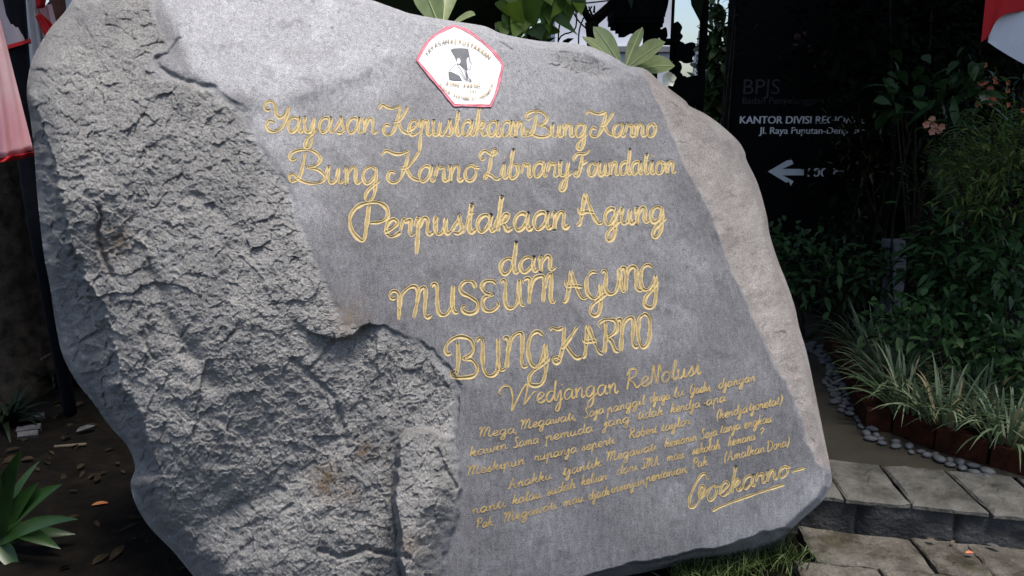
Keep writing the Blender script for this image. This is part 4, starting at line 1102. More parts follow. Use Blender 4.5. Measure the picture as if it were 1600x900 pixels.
frangipani(pc, [(922, 34, -.05, .085, (.6, -.8, .2)), (1007, 34, .05, .06, (-.7, -.7, .2)), (1044, 62, -.1, .105, (-.25, -.6, .75)), (1056, 103, -.05, .11, (-.1, -.6, .75)), (905, 52, .1, .08, (.3, -.5, .8))],
           'pale green frangipani leaves with a cream flower behind the boulder crest', [(1044, 123)])
pc = at(690, 52, 3.2)
frangipani(pc, [(652, -40, 0, .11, (.2, -1, .1)), (745, 22, -.1, .11, (0, -.5, .9)), (705, -60, .2, .1, (0, -1, .2))], 'two green frangipani leaves above the painted emblem')
# heart leaved creeper on a thin branch
cr = empty('creeper', tuple(at(860, 80, 3.6) * np.array([1, 1, 0])), 'creeper with heart shaped backlit leaves hanging above the boulder crest', 'creeper')
mb = MB()
hl = [((800, 28), (812, 2), .12), ((792, 40), (782, 60), .1), ((818, 22), (845, 2), .14), ((804, 34), (790, 52), .12), ((862, -25), (868, 16), .14), ((880, -12), (886, 33), .13), ((897, -20), (902, 14), .1), ((856, 42), (866, 30), .1), ((866, 22), (898, 48), .05), ((815, 12), (800, 30), .1),
      ((848, -30), (850, 6), .15), ((800, 44), (786, 55), .09), ((905, -40), (912, -6), .12), ((838, 40), (845, 58), .1), ((862, 38), (850, 52), .1)]
for k in range(26):
    x, y = rng.uniform(785, 912), rng.uniform(-45, 42)
    if y > 14 + (868 - x) * .3 and x > 830: continue
    an = rng.uniform(.9, 2.4); l_ = rng.uniform(16, 32); hl.append(((x, y), (x + l_ * math.cos(an), y + l_ * math.sin(an)), rng.uniform(.05, .10)))
for (a, b, w) in hl:
    A = at(*a, 3.6 + rng.uniform(-.05, .05)); B = at(*b, 3.55 + rng.uniform(-.05, .05)); d = B - A
    v, f, li = leaves([A], [d], np.linalg.norm(d) * 1.15, w, .06, .12, 8, 'heart', up=(rng.uniform(-.3, .3), -1, .35), roll=.1); mb.add(v, f, rng.uniform(0, 1))
obj('foliage', mb, M['leaf_heart'], cr, True)
mb = MB()
for pl in ([(835, 60), (838, 35), (848, 20), (862, 4), (875, -20)], [(848, 20), (842, 8), (838, -8)], [(870, 70), (878, 55), (897, 48), (901, 30), (899, 14), (896, -10)], [(904, 70), (905, 48), (912, 28), (925, 10)], [(872, 68), (874, 40), (880, 24)], [(925, 52), (905, 34), (895, 18)], [(834, 90), (836, 70), (835, 60)], [(868, 90), (870, 70)]):
    mb.add(*tube(smooth_path([at(x, y, 3.7) for x, y in pl], .02), .0035, 5))
mb.add(*tube(smooth_path([np.array([*at(835, 90, 3.7)[:2], 0]), at(835, 88, 3.7)], .2), .008, 6))
obj('vine', mb, M['black_bark'], cr, True)
# forked dark tree
ft = empty('forked_tree', tuple(at(927, 90, 4.0) * np.array([1, 1, 0])), 'slim dark tree forking above the frangipani leaves', 'tree')
mb = MB(); b = at(927, 90, 4.0)
mb.add(*tube(smooth_path([np.array([b[0] - .03, b[1], 0]), np.array([b[0] - .02, b[1], .9]), b, at(924, 34, 4.0)], .08), np.linspace(.05, .032, len(smooth_path([np.array([b[0] - .03, b[1], 0]), np.array([b[0] - .02, b[1], .9]), b, at(924, 34, 4.0)], .08))), 10))
for pl, r in (([(924, 36), (912, 14), (903, -25), (890, -90)], .018), ([(924, 36), (945, 18), (972, -12), (1010, -80)], .026), ([(925, 24), (920, 10)], .006), ([(928, 20), (929, 9)], .006)):
    q = smooth_path([at(x, y, 4.0) for x, y in pl], .05); mb.add(*tube(q, np.linspace(r, r * .6, len(q)), 8))
obj('trunk', mb, M['black_bark'], ft, True)
n = 260; cc = at(930, -230, 4.0); P = cc + rng.normal(0, 1, (n, 3)) * np.array([.5, .4, .2]); D = P - cc + rng.normal(0, .2, (n, 3))
v, f, li = leaves(P, D, .22, .07, .4, .15, 4, 'obov'); obj('crown', MB().add(v, f, rng.uniform(0, 1, n)[li]), M['leaf_dark'], ft, True)
# broad dark banana-like plant behind the emblem
bp = empty('banana_plant', tuple(at(740, 60, 4.2) * np.array([1, 1, 0])), 'dark banana plant with broad shaded leaves behind the emblem', 'plant')
mb = MB(); st = MB(); bb0 = at(740, 130, 4.2)
for x, y, w in [(640, -60, .3), (690, -90, .34), (735, -110, .36), (775, -70, .34), (810, -30, .22), (670, 0, .26), (720, -20, .3), (765, -10, .3), (790, 30, .22), (600, -30, .3)]:
    t = at(x, y, 4.2 + rng.uniform(-.15, .3)); d = t - bb0
    v, f, li = leaves([bb0], [d], np.linalg.norm(d) * 1.2, w, .05, .15, 8, 'oval', up=(rng.uniform(-.5, .5), -1, .2), roll=.2); mb.add(v, f, rng.uniform(0, 1))
st.add(*tube(smooth_path([np.array([bb0[0], bb0[1], 0]), bb0], .2), .07, 10))
obj('foliage', mb, M['leaf_black'], bp, True); obj('stem', st, M['black_bark'], bp, True)
# leaves hanging over the edge of the sign
shrub('vine_plant', at(1140, 30, 4.6), (.05, .1, .14), 18, .09, .026, 'leaf_dark', 'drooping dark leaves hanging beside the signboard edge', 'plant', stems=3, droop=.7, base_z=0)

# ------------------------------------------------------------------ things behind the crest
# carved shrine
sh = empty('carved_shrine', tuple(at(1025, 170, 4.6) * np.array([1, 1, 0])), 'black carved stone shrine with stepped cornices behind the frangipani', 'shrine')
def pxbox(mb, x0, y0, x1, y1, Y, d): 
    a = at(x0, y1, Y); b = at(x1, y0, Y); mb.add(*box((a[0], Y, min(a[2], b[2])), (b[0], Y + d, max(a[2], b[2]))))
YS = 4.6
mb = MB()
pxbox(mb, 1040, -120, 1060, 340, YS, .09); pxbox(mb, 1036, 170, 1066, 600, YS - .03, .16); pxbox(mb, 992, 46, 1030, 640, YS + .04, .2)
obj('shaft', mb, M['carved'], sh)
mb = MB()
for x0, y0, x1, y1, dy in [(957, 14, 1040, 26, -.03), (961, -60, 1040, 16, .0), (958, 26, 1038, 36, -.02), (962, 36, 1036, 42, .0), (970, 41, 1032, 47, .02), (975, 46, 985, 53, .0), (960, 8, 972, 14, -.01), (1036, 60, 1063, 66, -.02), (1037, 98, 1062, 106, -.02)]:
    pxbox(mb, x0, y0, x1, y1, YS + dy, .25)
obj('cornice', mb, M['carved'], sh)
mb = MB()
def scroll(poly, Y, d):
    q = smooth_path([tuple(np.array(p, float) + rng.uniform(-1.0, 1.0, 2)) for p in poly], 1.6, True)[:-1]
    mb.add(*prism([at(x, y, Y) for x, y in q], (0, d, 0)))
scroll([(1058, 36), (1064, 38), (1067, 44), (1064, 50), (1067, 56), (1065, 62), (1058, 66)], YS + .01, .10)
scroll([(1058, 66), (1066, 66), (1072, 70), (1078, 65), (1085, 67), (1087, 74), (1083, 78), (1086, 85), (1082, 90), (1083, 96), (1075, 98), (1070, 93), (1063, 95), (1056, 92)], YS + .02, .12)
scroll([(1054, 96), (1062, 98), (1066, 106), (1064, 112), (1067, 117), (1060, 122), (1054, 118)], YS, .12)
scroll([(1054, 120), (1068, 119), (1078, 121), (1090, 117), (1097, 121), (1094, 130), (1097, 138), (1092, 146), (1094, 156), (1086, 166), (1087, 178), (1060, 182), (1054, 150)], YS + .02, .14)
scroll([(957, 15), (963, 12), (960, 4), (966, -4), (962, -14), (980, -20), (1040, -20), (1044, 0), (1040, 20), (1036, 30), (1030, 44), (1012, 49), (992, 47), (981, 53), (972, 46), (965, 42), (963, 34), (957, 30)], YS + .06, .14)
scroll([(1026, 40), (1034, 46), (1040, 42), (1042, 58), (1036, 60), (1030, 56), (1026, 60)], YS + .08, .06)
obj('carving', mb, M['carved'], sh)
# pole, radio tower, building
pl = empty('utility_pole', tuple(at(1102, 200, 4.9) * np.array([1, 1, 0])), 'black upright pole between the shrine and the signboard', 'pole')
p = at(1102, 0, 4.9); obj('shaft', MB().add(*tube([(p[0], p[1], 0), (p[0], p[1], 1.2), (p[0] - .005, p[1], 4.6)], .024, 10)), M['black_bark'], pl, True)
tw = empty('radio_tower', tuple(at(1092, 165, 60) * np.array([1, 1, 0])), 'far slender steel radio mast against the pale sky', 'tower')
mb = MB(); bx_ = at(1091, 160, 60); tp = at(1092, 48, 60)
for sx, sy in ((-.5, 0), (.5, 0), (0, .6)):
    mb.add(*tube([(bx_[0] + sx, 60 + sy, 0), (tp[0] + sx * .35, 60 + sy * .35, tp[2] - 1.2)], .09, 5))
for k in range(16):
    z = 0.4 + k * .42; s = 1 - .65 * k / 16
    mb.add(*tube([(bx_[0] - .5 * s, 60, z), (bx_[0] + .5 * s, 60, z + .4)], .04, 4)); mb.add(*tube([(bx_[0] + .5 * s, 60, z), (bx_[0] - .5 * s, 60, z + .4)], .04, 4))
obj('lattice', mb, M['steel'], tw)
mb = MB(); mb.add(*tube([(tp[0], 60, tp[2] - 1.3), (tp[0], 60, tp[2])], [.12, .03], 6)); zc = at(1092, 83, 60)[2]
mb.add(*box((tp[0] - .35, 59.9, zc - .1), (tp[0] + .3, 60.1, zc + .1))); obj('antenna', mb, M['steel'], tw)
bd = empty('white_building', tuple(at(915, 150, 16) * np.array([1, 1, 0])), 'plain pale building wall glimpsed behind the forked tree', 'building')
a = at(868, 120, 16); b = at(1062, -60, 16)
obj('wall', MB().add(*box((a[0], 16, 0), (b[0], 20, 2.55))).add(*box((a[0], 16.4, 2.55), (b[0], 20, 3.6))), M['plaster'], bd)
obj('parapet', MB().add(*box((a[0] - .06, 15.93, 2.44), (b[0] + .06, 15.998, 2.54))), M['grey_wall'], bd)
mb = MB(); p1 = at(905, 6, 9.0); p2 = at(980, -3, 9.0)
cbl = obj('overhead_cable', mb.add(*tube(smooth_path([at(780, 16, 9), at(905, 6, 9), at(1010, -6, 9)], .3), .008, 5)), M['black_bark']); tag(cbl, 'thin dark overhead cable crossing the pale building wall', 'cable')

# ------------------------------------------------------------------ the signboard
YB = 6.0
def sp(x, y, off=0.0): q = at(x, y, YB - off); return q
sg = empty('signboard', tuple(at(1265, 300, YB) * np.array([1, 1, 0]) + np.array([0, 0, ZP])), 'tall black signboard with white arrow and office lettering among the shrubs', 'signboard')
l = sp(1143, 200); r = sp(1386, 200)
obj('panel', MB().add(*box((l[0], YB, .25), (r[0], YB + .14, 3.3))), M['board'], sg)
obj('frame', MB().add(*box((l[0] - .035, YB - .012, .05), (l[0] - .002, YB + .15, 3.3))).add(*box((r[0] + .002, YB - .012, .05), (r[0] + .035, YB + .15, 3.3))).add(*box((l[0] - .035, YB - .012, 3.302), (r[0] + .035, YB + .15, 3.34))), M['carved'], sg)
def sign_text(name, txt, x0, x1, yb, cap_px, m, bold=0.0):
    v, f = glyph_mesh(txt); a = sp(x0, yb, .004); b = sp(x1, yb, .004)
    w = v[:, 0].max() - v[:, 0].min(); k = (b[0] - a[0]) / w; h = cap_px / FPX * YB * 1.02 / 0.70
    mb = MB()
    for dx in ((0, bold, -bold) if bold else (0,)):
        q = np.column_stack([a[0] + (v[:, 0] - v[:, 0].min()) * k + dx, np.full(len(v), YB - .004 - abs(dx) * .3 - (0.0004 if dx > 0 else 0)), a[2] + v[:, 1] * h])
        mb.add(q, f)
    obj(name, mb, m, sg)
sign_text('sign_lettering', 'BPJS', 1161, 1218, 147, 22, M['sign_dim'])
sign_text('sign_lettering', 'Badan Penyelenggara Jaminan Sosial', 1160, 1378, 162, 9.5, M['sign_dim'])
sign_text('sign_lettering', 'KANTOR DIVISI REGIONAL', 1156, 1352, 193, 11, M['sign_white'], .0022)
sign_text('sign_lettering', 'Jl. Raya Puputan-Denpasar', 1186, 1350, 209, 10, M['sign_white'], .0016)
sign_text('sign_lettering', '100 M', 1262, 1317, 276, 13, M['sign_white'], .0018)
ar = [(1200, 268), (1236, 247), (1240, 256), (1222, 264), (1256, 264), (1256, 274), (1223, 274), (1240, 283), (1236, 290)]
obj('arrow', MB().add(*prism([sp(x, y, .005) for x, y in ar], (0, .004, 0))), M['sign_white'], sg)
mb = MB()
def disc(x, y, r, n=16): return [sp(x + r * math.cos(t), y + r * math.sin(t), .005) for t in np.linspace(0, 2 * math.pi, n, endpoint=False)]
for pg in (disc(1246, 57, 5.5), disc(1284, 96, 6)): mb.add(*prism(pg, (0, .004, 0)))
for pg in ([(1252, 50), (1261, 49), (1258, 57)], [(1239, 68), (1240, 75), (1250, 68)], [(1292, 76), (1291, 90), (1284, 87)], [(1262, 103), (1276, 96), (1274, 106)]): mb.add(*prism([sp(*q, .005) for q in pg], (0, .004, 0)))
obj('logo', mb, M['sign_rose'], sg)
mb = MB()
for x0, y0, x1, y1 in ((1258, 74.5, 1272, 79.5), (1262.5, 70, 1267.5, 74.2), (1262.5, 79.8, 1267.5, 84)):
    a, b = sp(x0, y1, .009), sp(x1, y0, .009); mb.add(*box((a[0], YB - .009, a[2]), (b[0], YB - .002, b[2])))
obj('cross_mark', mb, M['sign_rose'], sg)
# grey block added in place of the pale light seen through the gap
gp = empty('grey_gap_block', tuple(at(1405, 470, 4.95) * np.array([1, 1, 0]) + np.array([0, 0, ZP])), 'pale grey block added for the light gap between the dark bushes', 'post')
a = at(1391, 480, 4.95); b = at(1419, 392, 4.95)
obj('shaft', MB().add(*box((a[0], 4.95, ZP), (b[0], 5.1, b[2]))), M['grey_wall'], gp)
obj('gap_block_cap', MB().add(*box((a[0] - .02, 4.93, b[2] + .002), (b[0] + .02, 5.12, b[2] + .05))), M['grey_wall'], gp)

# ------------------------------------------------------------------ flags
def cloth(pts, nu=16, nv=16, amp=.01, freq=3.0, ph=0.0, thick=.002):
    """four corner points (top near, top far, bottom far, bottom near), folds running down"""
    A, B, C, D = [np.array(p, float) for p in pts]
    u = np.linspace(0, 1, nu); v = np.linspace(0, 1, nv); U, V = np.meshgrid(u, v)
    P = (A * (1 - U[..., None]) + B * U[..., None]) * (1 - V[..., None]) + (D * (1 - U[..., None]) + C * U[..., None]) * V[..., None]
    nrm = np.cross(B - A, D - A); nrm /= np.linalg.norm(nrm)
    P = P + nrm * (amp * np.sin(2 * math.pi * freq * U + ph + V * 1.3) + amp * .5 * np.sin(2 * math.pi * freq * 2.3 * U + 2 * V))[..., None]
    Pb = P + nrm * thick
    V1 = np.vstack([P.reshape(-1, 3), Pb.reshape(-1, 3)]); o = nu * nv; f = []
    for j in range(nv - 1):
        for i in range(nu - 1):
            a = j * nu + i; f.append((a, a + 1, a + nu + 1, a + nu)); f.append((o + a, o + a + nu, o + a + nu + 1, o + a + 1))
    for i in range(nu - 1): f.append((i, o + i, o + i + 1, i + 1)); a = (nv - 1) * nu + i; f.append((a, a + 1, o + a + 1, o + a))
    for j in range(nv - 1): a = j * nu; f.append((a, a + nu, o + a + nu, o + a)); a += nu - 1; f.append((a, o + a, o + a + nu, a + nu))
    return V1, f
# banner in front: pink stained white, red hem, on its navy pole
bn = empty('banner', tuple(at(20, 240, 2.45) * np.array([1, 1, 0])), 'pink stained white banner with a red hem hanging in front of the navy pole', 'banner')
obj('cloth', MB().add(*cloth([at(-70, -60, 2.45), at(-14, -30, 2.5), at(53, 236, 2.5), at(-90, 262, 2.45)], 40, 30, .016, 2.2)), M['flag_pink'], bn, True)
obj('hem', MB().add(*cloth([at(-90, 263, 2.445), at(53.5, 236.5, 2.495), at(55, 244, 2.495), at(-90, 271, 2.445)], 40, 4, .016, 2.2)), M['flag_red'], bn, True)
po = empty('flag_pole', tuple(on_z(112, 655, 0)), 'navy painted flag pole standing beside the boulder', 'pole')
pp = smooth_path([on_z(112, 655, -.05), at(66, 400, 3.42), at(43, 250, 3.36), at(28, 68, 3.3), at(8, -180, 3.2)], .1)
obj('shaft', MB().add(*tube(pp, np.linspace(.030, .040, len(pp)), 14)), M['pole_navy'], po, True)
fl = empty('furled_flag', tuple(at(22, 60, 3.3) * np.array([1, 1, 0]) + np.array([0, 0, 1.75])), 'grey white flag wrapped round the top of the navy pole, red hem below', 'flag')
q2 = at(28, 68, 3.3); ztop = 2.3
zz = np.linspace(q2[2], ztop, 14); th = np.linspace(0, 2 * math.pi, 28, endpoint=False)
Vv = []
for z in zz:
    for t in th:
        rr = .056 + .006 * math.sin(3 * t + z * 6) + .004 * math.sin(7 * t)
        Vv.append((q2[0] - .012 - (z - q2[2]) * .12 + rr * math.cos(t), q2[1] + rr * math.sin(t), z + .02 * math.cos(t - .6)))
Ff = [(j * 28 + i, j * 28 + (i + 1) % 28, (j + 1) * 28 + (i + 1) % 28, (j + 1) * 28 + i) for j in range(13) for i in range(28)]
obj('cloth', MB().add(Vv, Ff), M['flag_grey'], fl, True)
Vv = np.array(Vv[:28]); V2 = np.vstack([Vv + (Vv - Vv.mean(0)) * .03, Vv + (Vv - Vv.mean(0)) * .03 - np.array([0, 0, .014])])
obj('hem', MB().add(V2, [(i, (i + 1) % 28, 28 + (i + 1) % 28, 28 + i) for i in range(28)]), M['flag_red'], fl, True)
rf = empty('draped_flag', tuple(at(60, 60, 3.6) * np.array([1, 1, 0]) + np.array([0, 0, 1.5])), 'red and white flag draped in folds between the navy and brown poles', 'flag')
obj('white_band', MB().add(*cloth([at(30, -40, 3.6), at(52, -40, 3.65), at(85, 110, 3.65), at(42, 130, 3.6)], 24, 14, .012, 2.6)), M['flag_white'], rf, True)
obj('red_band', MB().add(*cloth([at(50, -50, 3.55), at(84, -60, 3.6), at(70, 12, 3.6), at(58, 14, 3.55)], 20, 10, .012, 1.8)).add(*cloth([at(56, 24, 3.53), at(64, 20, 3.55), at(84, 44, 3.56), at(76, 62, 3.53)], 16, 10, .01, 1.5)), M['flag_red'], rf, True)
obj('pale_fold', MB().add(*cloth([at(58, 10, 3.62), at(80, 6, 3.64), at(96, 70, 3.64), at(70, 80, 3.62)], 20, 10, .01, 2.2)), M['flag_pink'], rf, True)
bpz = empty('wooden_post', tuple(at(88, 30, 3.85) * np.array([1, 1, 0])), 'brown wooden post behind the draped red and white flag', 'post')
q = at(86, 10, 3.85); q3 = at(92, 40, 3.85)
obj('shaft', MB().add(*box((q[0] - .024, q[1], 0), (q[0] + .024, q[1] + .05, 2.6))), M['wood'], bpz)
wf = empty('white_flag', tuple(at(108, 0, 4.0) * np.array([1, 1, 0]) + np.array([0, 0, 1.6])), 'plain white cloth showing above the boulder shoulder beside the brown post', 'flag')
obj('cloth', MB().add(*cloth([at(97, -60, 4.0), at(150, -60, 4.05), at(155, 50, 4.05), at(98, 48, 4.0)], 16, 10, .012, 2)), M['flag_white'], wf, True)
# flag over the bed
rg = empty('hanging_flag', tuple(at(1600, 60, 3.6) * np.array([1, 1, 0]) + np.array([0, 0, 1.5])), 'red and white flag hanging over the dark shrubs at the picture corner', 'flag')
def warp(poly, Y, nx=26, ny=14, amp=.02, ph=0):
    """a band between an upper and a lower edge, both given point by point, with soft folds"""
    up_, lo_ = [smooth_path(np.array(q, float), .5) for q in poly]
    t = np.linspace(0, 1, nx); I = lambda c: np.stack([np.interp(t * (len(c) - 1), np.arange(len(c)), c[:, k]) for k in (0, 1)], 1)
    a, b = I(up_), I(lo_); V = []
    for j in range(ny):
        s = j / (ny - 1); q = a * (1 - s) + b * s
        for i in range(nx): V.append(at(q[i, 0], q[i, 1], Y + amp * math.sin(t[i] * 7 + s * 2 + ph) + .05 * t[i]))
    V = np.array(V); V = np.vstack([V, V + np.array([0, .003, 0])]); o = nx * ny; f = []
    for j in range(ny - 1):
        for i in range(nx - 1): k = j * nx + i; f += [(k, k + 1, k + nx + 1, k + nx), (o + k, o + k + nx, o + k + nx + 1, o + k + 1)]
    return V, f
mid = [(1533, 66), (1545, 56), (1556, 34), (1572, 22), (1600, 17), (1680, 8)]
obj('red_band', MB().add(*warp([[(1546, -60), (1600, -80), (1680, -100)], mid], 3.6)), M['flag_red'], rg, True)
obj('white_band', MB().add(*warp([[(1545, 57), (1556, 34), (1572, 22), (1600, 17), (1680, 8)], [(1544, 66), (1565, 80), (1600, 100), (1640, 118), (1690, 130)]], 3.6)), M['flag_white'], rg, True)
q = at(1690, 20, 3.64); obj('flag_staff', MB().add(*tube([(q[0] + .03, q[1] + .03, 0), (q[0] + .03, q[1] + .03, 2.6)], .016, 8)), M['pole_navy'], rg, True)

# ------------------------------------------------------------------ behind the boulder's near flank: trunk, litter
gt = empty('gnarled_tree', tuple(on_z(10, 600, 0.0)), 'thick gnarled dark trunk with spreading roots behind the flag pole', 'tree')
tb = on_z(15, 590, 0.0)
mb = MB(); n = 40; zz = np.linspace(-.1, 4.5, 46); V = []
for z in zz:
    rad = .27 + .32 * math.exp(-max(z, 0) / .28) 
    for t in np.linspace(0, 2 * math.pi, n, endpoint=False):
        k = 1 + .28 * math.exp(-max(z, 0) / .7) * math.sin(5 * t + .6 + z) + .08 * math.sin(9 * t - 2 * z) + .05 * math.sin(3 * t + 5 * z)
        V.append((tb[0] - .08 + rad * k * math.cos(t), tb[1] + .35 + rad * k * math.sin(t), z))
V = np.array(V); V[:, :2] += (.03 * fbm(V, 6, 3, 61))[:, None]
mb.add(V, [(j * n + i, j * n + (i + 1) % n, (j + 1) * n + (i + 1) % n, (j + 1) * n + i) for j in range(len(zz) - 1) for i in range(n)])
obj('trunk', mb, M['bark'], gt, True)
n = 700; cc = np.array([tb[0] - .2, tb[1] + 1.0, 4.9]); P = cc + rng.normal(0, 1, (n, 3)) * np.array([1.1, .9, .35])
v, f, li = leaves(P, P - cc + rng.normal(0, .5, (n, 3)), .2, .09, .3, .15, 4, 'oval'); obj('crown', MB().add(v, f, rng.uniform(0, 1, n)[li]), M['leaf_dark'], gt, True)
shrub('dark_shrub', (-2.9, 5.2, .8), (.9, .5, 1.0), 1200, .14, .05, 'leaf_black', 'nearly black bush behind the gnarled trunk', base_z=0)
for i, (x, y, lab) in enumerate([(20, 560, 'dark fern like plant at the foot of the gnarled trunk'), (95, 600, 'small dark plant between the trunk and the boulder flank'), (8, 660, 'dark leafy plant above the lily')]):
    q = on_z(x, y, 0); blade_clump('dark_plant', (q[0], q[1], float(ground_z(q[0], q[1])[0])), 40, .30, .035, 'leaf_dark', lab, 'plant', None, 1.1, .7, .05)
# litter
n = 300; X = rng.uniform(-2.9, -.7, n); Y = rng.uniform(1.6, 4.2, n)
a = rng.uniform(0, 6.28, n)
v, f, li = leaves(np.stack([X, Y, ground_z(X, Y) + rng.uniform(.002, .012, n)], 1), np.stack([np.cos(a), np.sin(a), rng.normal(0, .15, n)], 1), rng.uniform(.03, .09, n), rng.uniform(.012, .035, n), .1, .3, 4, 'oval', roll=.5)
tag(obj('leaf_litter', MB().add(v, f, rng.uniform(0, 1, n)[li]), M['dead_leaf'], smooth=True), 'dry leaf litter scattered on the dark soil', 'leaf litter', kind='stuff')
def fallen(x, y, z, L, W, m, label, ang, group=None):
    q = on_z(x, y, z); v, f, li = leaves([(0, 0, 0)], [(math.cos(ang), math.sin(ang), .12)], L, W, .1, .35, 6, 'oval', roll=.1)
    o = obj('fallen_leaf', MB().add(v, f), M[m], smooth=True); o.location = (q[0], q[1], (float(ground_z(q[0], q[1])[0]) if q[0] < .5 else z) + .009); tag(o, label, 'leaf', group)
fallen(142, 782, .02, .06, .026, 'orange_leaf', 'orange dead leaf on the dark soil beside the boulder', .3)
fallen(118, 666, .03, .09, .04, 'tile', 'pale curled leaf on the soil behind the lily', .9)
fallen(1508, 868, .02, .03, .014, 'petal_orange', 'small orange petal on the flagstone in front of the step', .1)
fallen(1462, 849, .02, .03, .016, 'twig', 'small buff leaf against the foot of the step', 2.6)
fallen(1487, 852, .02, .022, .012, 'twig', 'tiny buff leaf between the orange petal and the step', .8)
fallen(1563, 861, .02, .045, .018, 'tile', 'pale grey leaf on the flagstones near the picture edge', 2.4)
for k, (pl_, lab) in enumerate([([(70, 545), (92, 560)], 'short pale twig crossing the long one by the trunk'), ([(67, 575), (88, 548)], 'long pale twig leaning beside the trunk'), ([(85, 698), (135, 694)], 'pale twig lying on the soil behind the lily'), ([(100, 580), (102, 572)], 'stub of pale twig at the boulder edge')]):
    q = [on_z(x, y, .1 if k < 2 else float(ground_z(*on_z(x, y, 0)[:2])[0]) + .008) for x, y in pl_]; q[0][2] += .05 if k < 2 else 0
    tag(obj('twig', MB().add(*tube(smooth_path(q, .03), .007, 6)), M['twig'], smooth=True), lab, 'twig')
for k, (x, y, L, lab) in enumerate([(48, 643, .11, 'largest pale broken tile leaning on the dark soil'), (44, 658, .10, 'narrow pale broken tile below the largest one'), (42, 668, .085, 'dim broken tile nearest the lily')]):
    q = on_z(x, y, .03); mb = MB().add(*box((-L / 2, -.02, -.008), (L / 2, .02, .008), jit=.003))
    o = obj('broken_tile', mb, M['tile']); o.location = (q[0], q[1], float(ground_z(q[0], q[1])[0]) + .016); o.rotation_euler = (R(18), 0, R(24)); tag(o, lab, 'tile', 'broken tiles on the soil')

# grass at the boulder's foot
n = 900; X = rng.uniform(.2, 1.02, n); Y = 1.95 + (X - .3) * .62 + rng.normal(0, .07, n)
fp = on_z(np.array([1100, 1240]), np.array([905, 868]), 0.0)
t = rng.uniform(-.25, 1.05, n); q = fp[0][None] * (1 - t)[:, None] + fp[1][None] * t[:, None] + np.column_stack([rng.normal(0, .035, n), rng.normal(0, .05, n), np.zeros(n)])
a = rng.uniform(0, 6.28, n); sp_ = rng.uniform(.1, .9, n)
v, f, li = leaves(q, np.stack([np.cos(a) * sp_, np.sin(a) * sp_, np.ones(n)], 1), rng.uniform(.03, .12, n), rng.uniform(.0025, .005, n), .35, .2, 4, 'blade')
tag(obj('grass', MB().add(v, f, (rng.uniform(0, 1, n) ** 1.8)[li]), M['leaf_lawn'], smooth=True), 'short grass growing along the foot of the boulder', 'grass', kind='stuff')

# ------------------------------------------------------------------ added shade trees, hedges and the trees beyond
def tree(name, base, h, crown_c, crown_r, n, L, W, m, label, trunk_r=.12, group=None, clumps=30, mt='bark'):
    root = empty(name, (base[0], base[1], 0), label, 'tree', group)
    cc = np.array(crown_c, float); cr_ = np.array(crown_r, float)
    d = rng.normal(0, 1, (clumps, 3)); d /= np.linalg.norm(d, axis=1)[:, None]
    tips = cc + d * cr_ * rng.uniform(.3, 1, (clumps, 1))
    mb = MB(); top = np.array([base[0], base[1], h])
    pth = smooth_path([np.array([base[0], base[1], -.05]), np.array([base[0] + .05, base[1], h * .5]), top], .2); mb.add(*tube(pth, np.linspace(trunk_r, trunk_r * .6, len(pth)), 10))
    for i in range(min(12, clumps)):
        pth = smooth_path([top, top * .5 + tips[i] * .5 + np.array([0, 0, .1]), tips[i]], .2); mb.add(*tube(pth, np.linspace(trunk_r * .5, trunk_r * .12, len(pth)), 6))
    obj('trunk', mb, M[mt], root, True)
    k = rng.integers(0, clumps, n); P = tips[k] + rng.normal(0, 1, (n, 3)) * cr_ * .16
    v, f, li = leaves(P, rng.normal(0, 1, (n, 3)) + np.array([0, 0, -.2]), L * rng.uniform(.6, 1.2, n), W, .2, .15, 3, 'oval')
    obj('crown', MB().add(v, f, rng.uniform(0, 1, n)[li]), M[m], root, True)
    return root
tree('unseen_shade_tree', (4.6, 7.4), 3.6, (3.6, 6.6, 5.2), (3.4, 2.6, 1.0), 5200, .34, .17, 'leaf_dark', 'unseen tree added to shade the garden behind the signboard', .16)  # crowns added out of view to block sun and sky over the beds
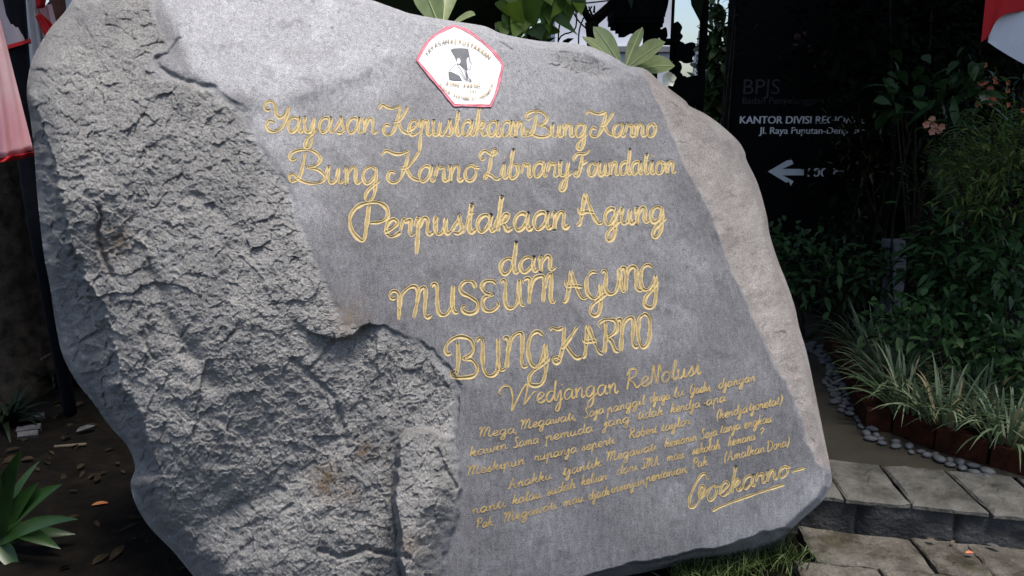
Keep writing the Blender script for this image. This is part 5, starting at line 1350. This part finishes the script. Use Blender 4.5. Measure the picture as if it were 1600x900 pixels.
tree('unseen_shade_tree', (-4.2, 6.4), 3.6, (-2.9, 3.9, 5.0), (2.4, 2.4, .6), 4600, .34, .17, 'leaf_dark', 'unseen tree added to shade the soil behind the flags', .16)
tree('unseen_shade_tree', (6.4, 5.0), 3.7, (3.5, 3.9, 5.0), (2.7, 2.0, .6), 5600, .34, .17, 'leaf_dark', 'unseen tree added to shade the grass bed and river pebbles', .14)
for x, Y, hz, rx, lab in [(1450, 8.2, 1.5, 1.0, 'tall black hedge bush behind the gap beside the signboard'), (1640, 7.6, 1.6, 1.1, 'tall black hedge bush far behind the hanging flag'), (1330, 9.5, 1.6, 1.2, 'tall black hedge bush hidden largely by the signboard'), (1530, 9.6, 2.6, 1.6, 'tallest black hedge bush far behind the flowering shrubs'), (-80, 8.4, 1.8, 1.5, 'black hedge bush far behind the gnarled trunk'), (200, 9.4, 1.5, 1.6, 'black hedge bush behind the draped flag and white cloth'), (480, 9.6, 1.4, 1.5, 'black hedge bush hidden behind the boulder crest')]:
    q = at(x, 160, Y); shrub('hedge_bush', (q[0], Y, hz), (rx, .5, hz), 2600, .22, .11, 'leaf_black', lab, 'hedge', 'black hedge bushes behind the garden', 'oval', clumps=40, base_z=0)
for i, (x, Y, w, h0, n, m, lab) in enumerate([(1120, 9, .22, 1.7, 700, 'leaf_far', 'loose light green tree between the black pole and the signboard'), (1440, 11, 1.8, 2.4, 1600, 'leaf_black', 'dark tree far behind the signboard'), (1500, 9, 1.9, 2.2, 1600, 'leaf_black', 'dark tree far behind the shrubs'),
                                     (830, 11, .35, 1.75, 500, 'leaf_far', 'far green tree showing below the heart shaped leaves'), (700, 9, 1.0, 2.2, 1400, 'leaf_black', 'dark tree far behind the banana plant'), (985, 24, .9, 1.2, 500, 'leaf_far', 'distant green tree beyond the shrine'), (1085, 30, 1.0, .75, 500, 'leaf_dark', 'distant low dark tree under the radio mast')]):
    q = at(x, 160, Y); tree('background_tree', (q[0], Y), h0 * .7, (q[0], Y, h0), (w, w * .7, h0 * .55), n, .16 if Y < 20 else .3, .08 if Y < 20 else .16, m, lab, .06, 'trees beyond the garden', 22, 'black_bark')
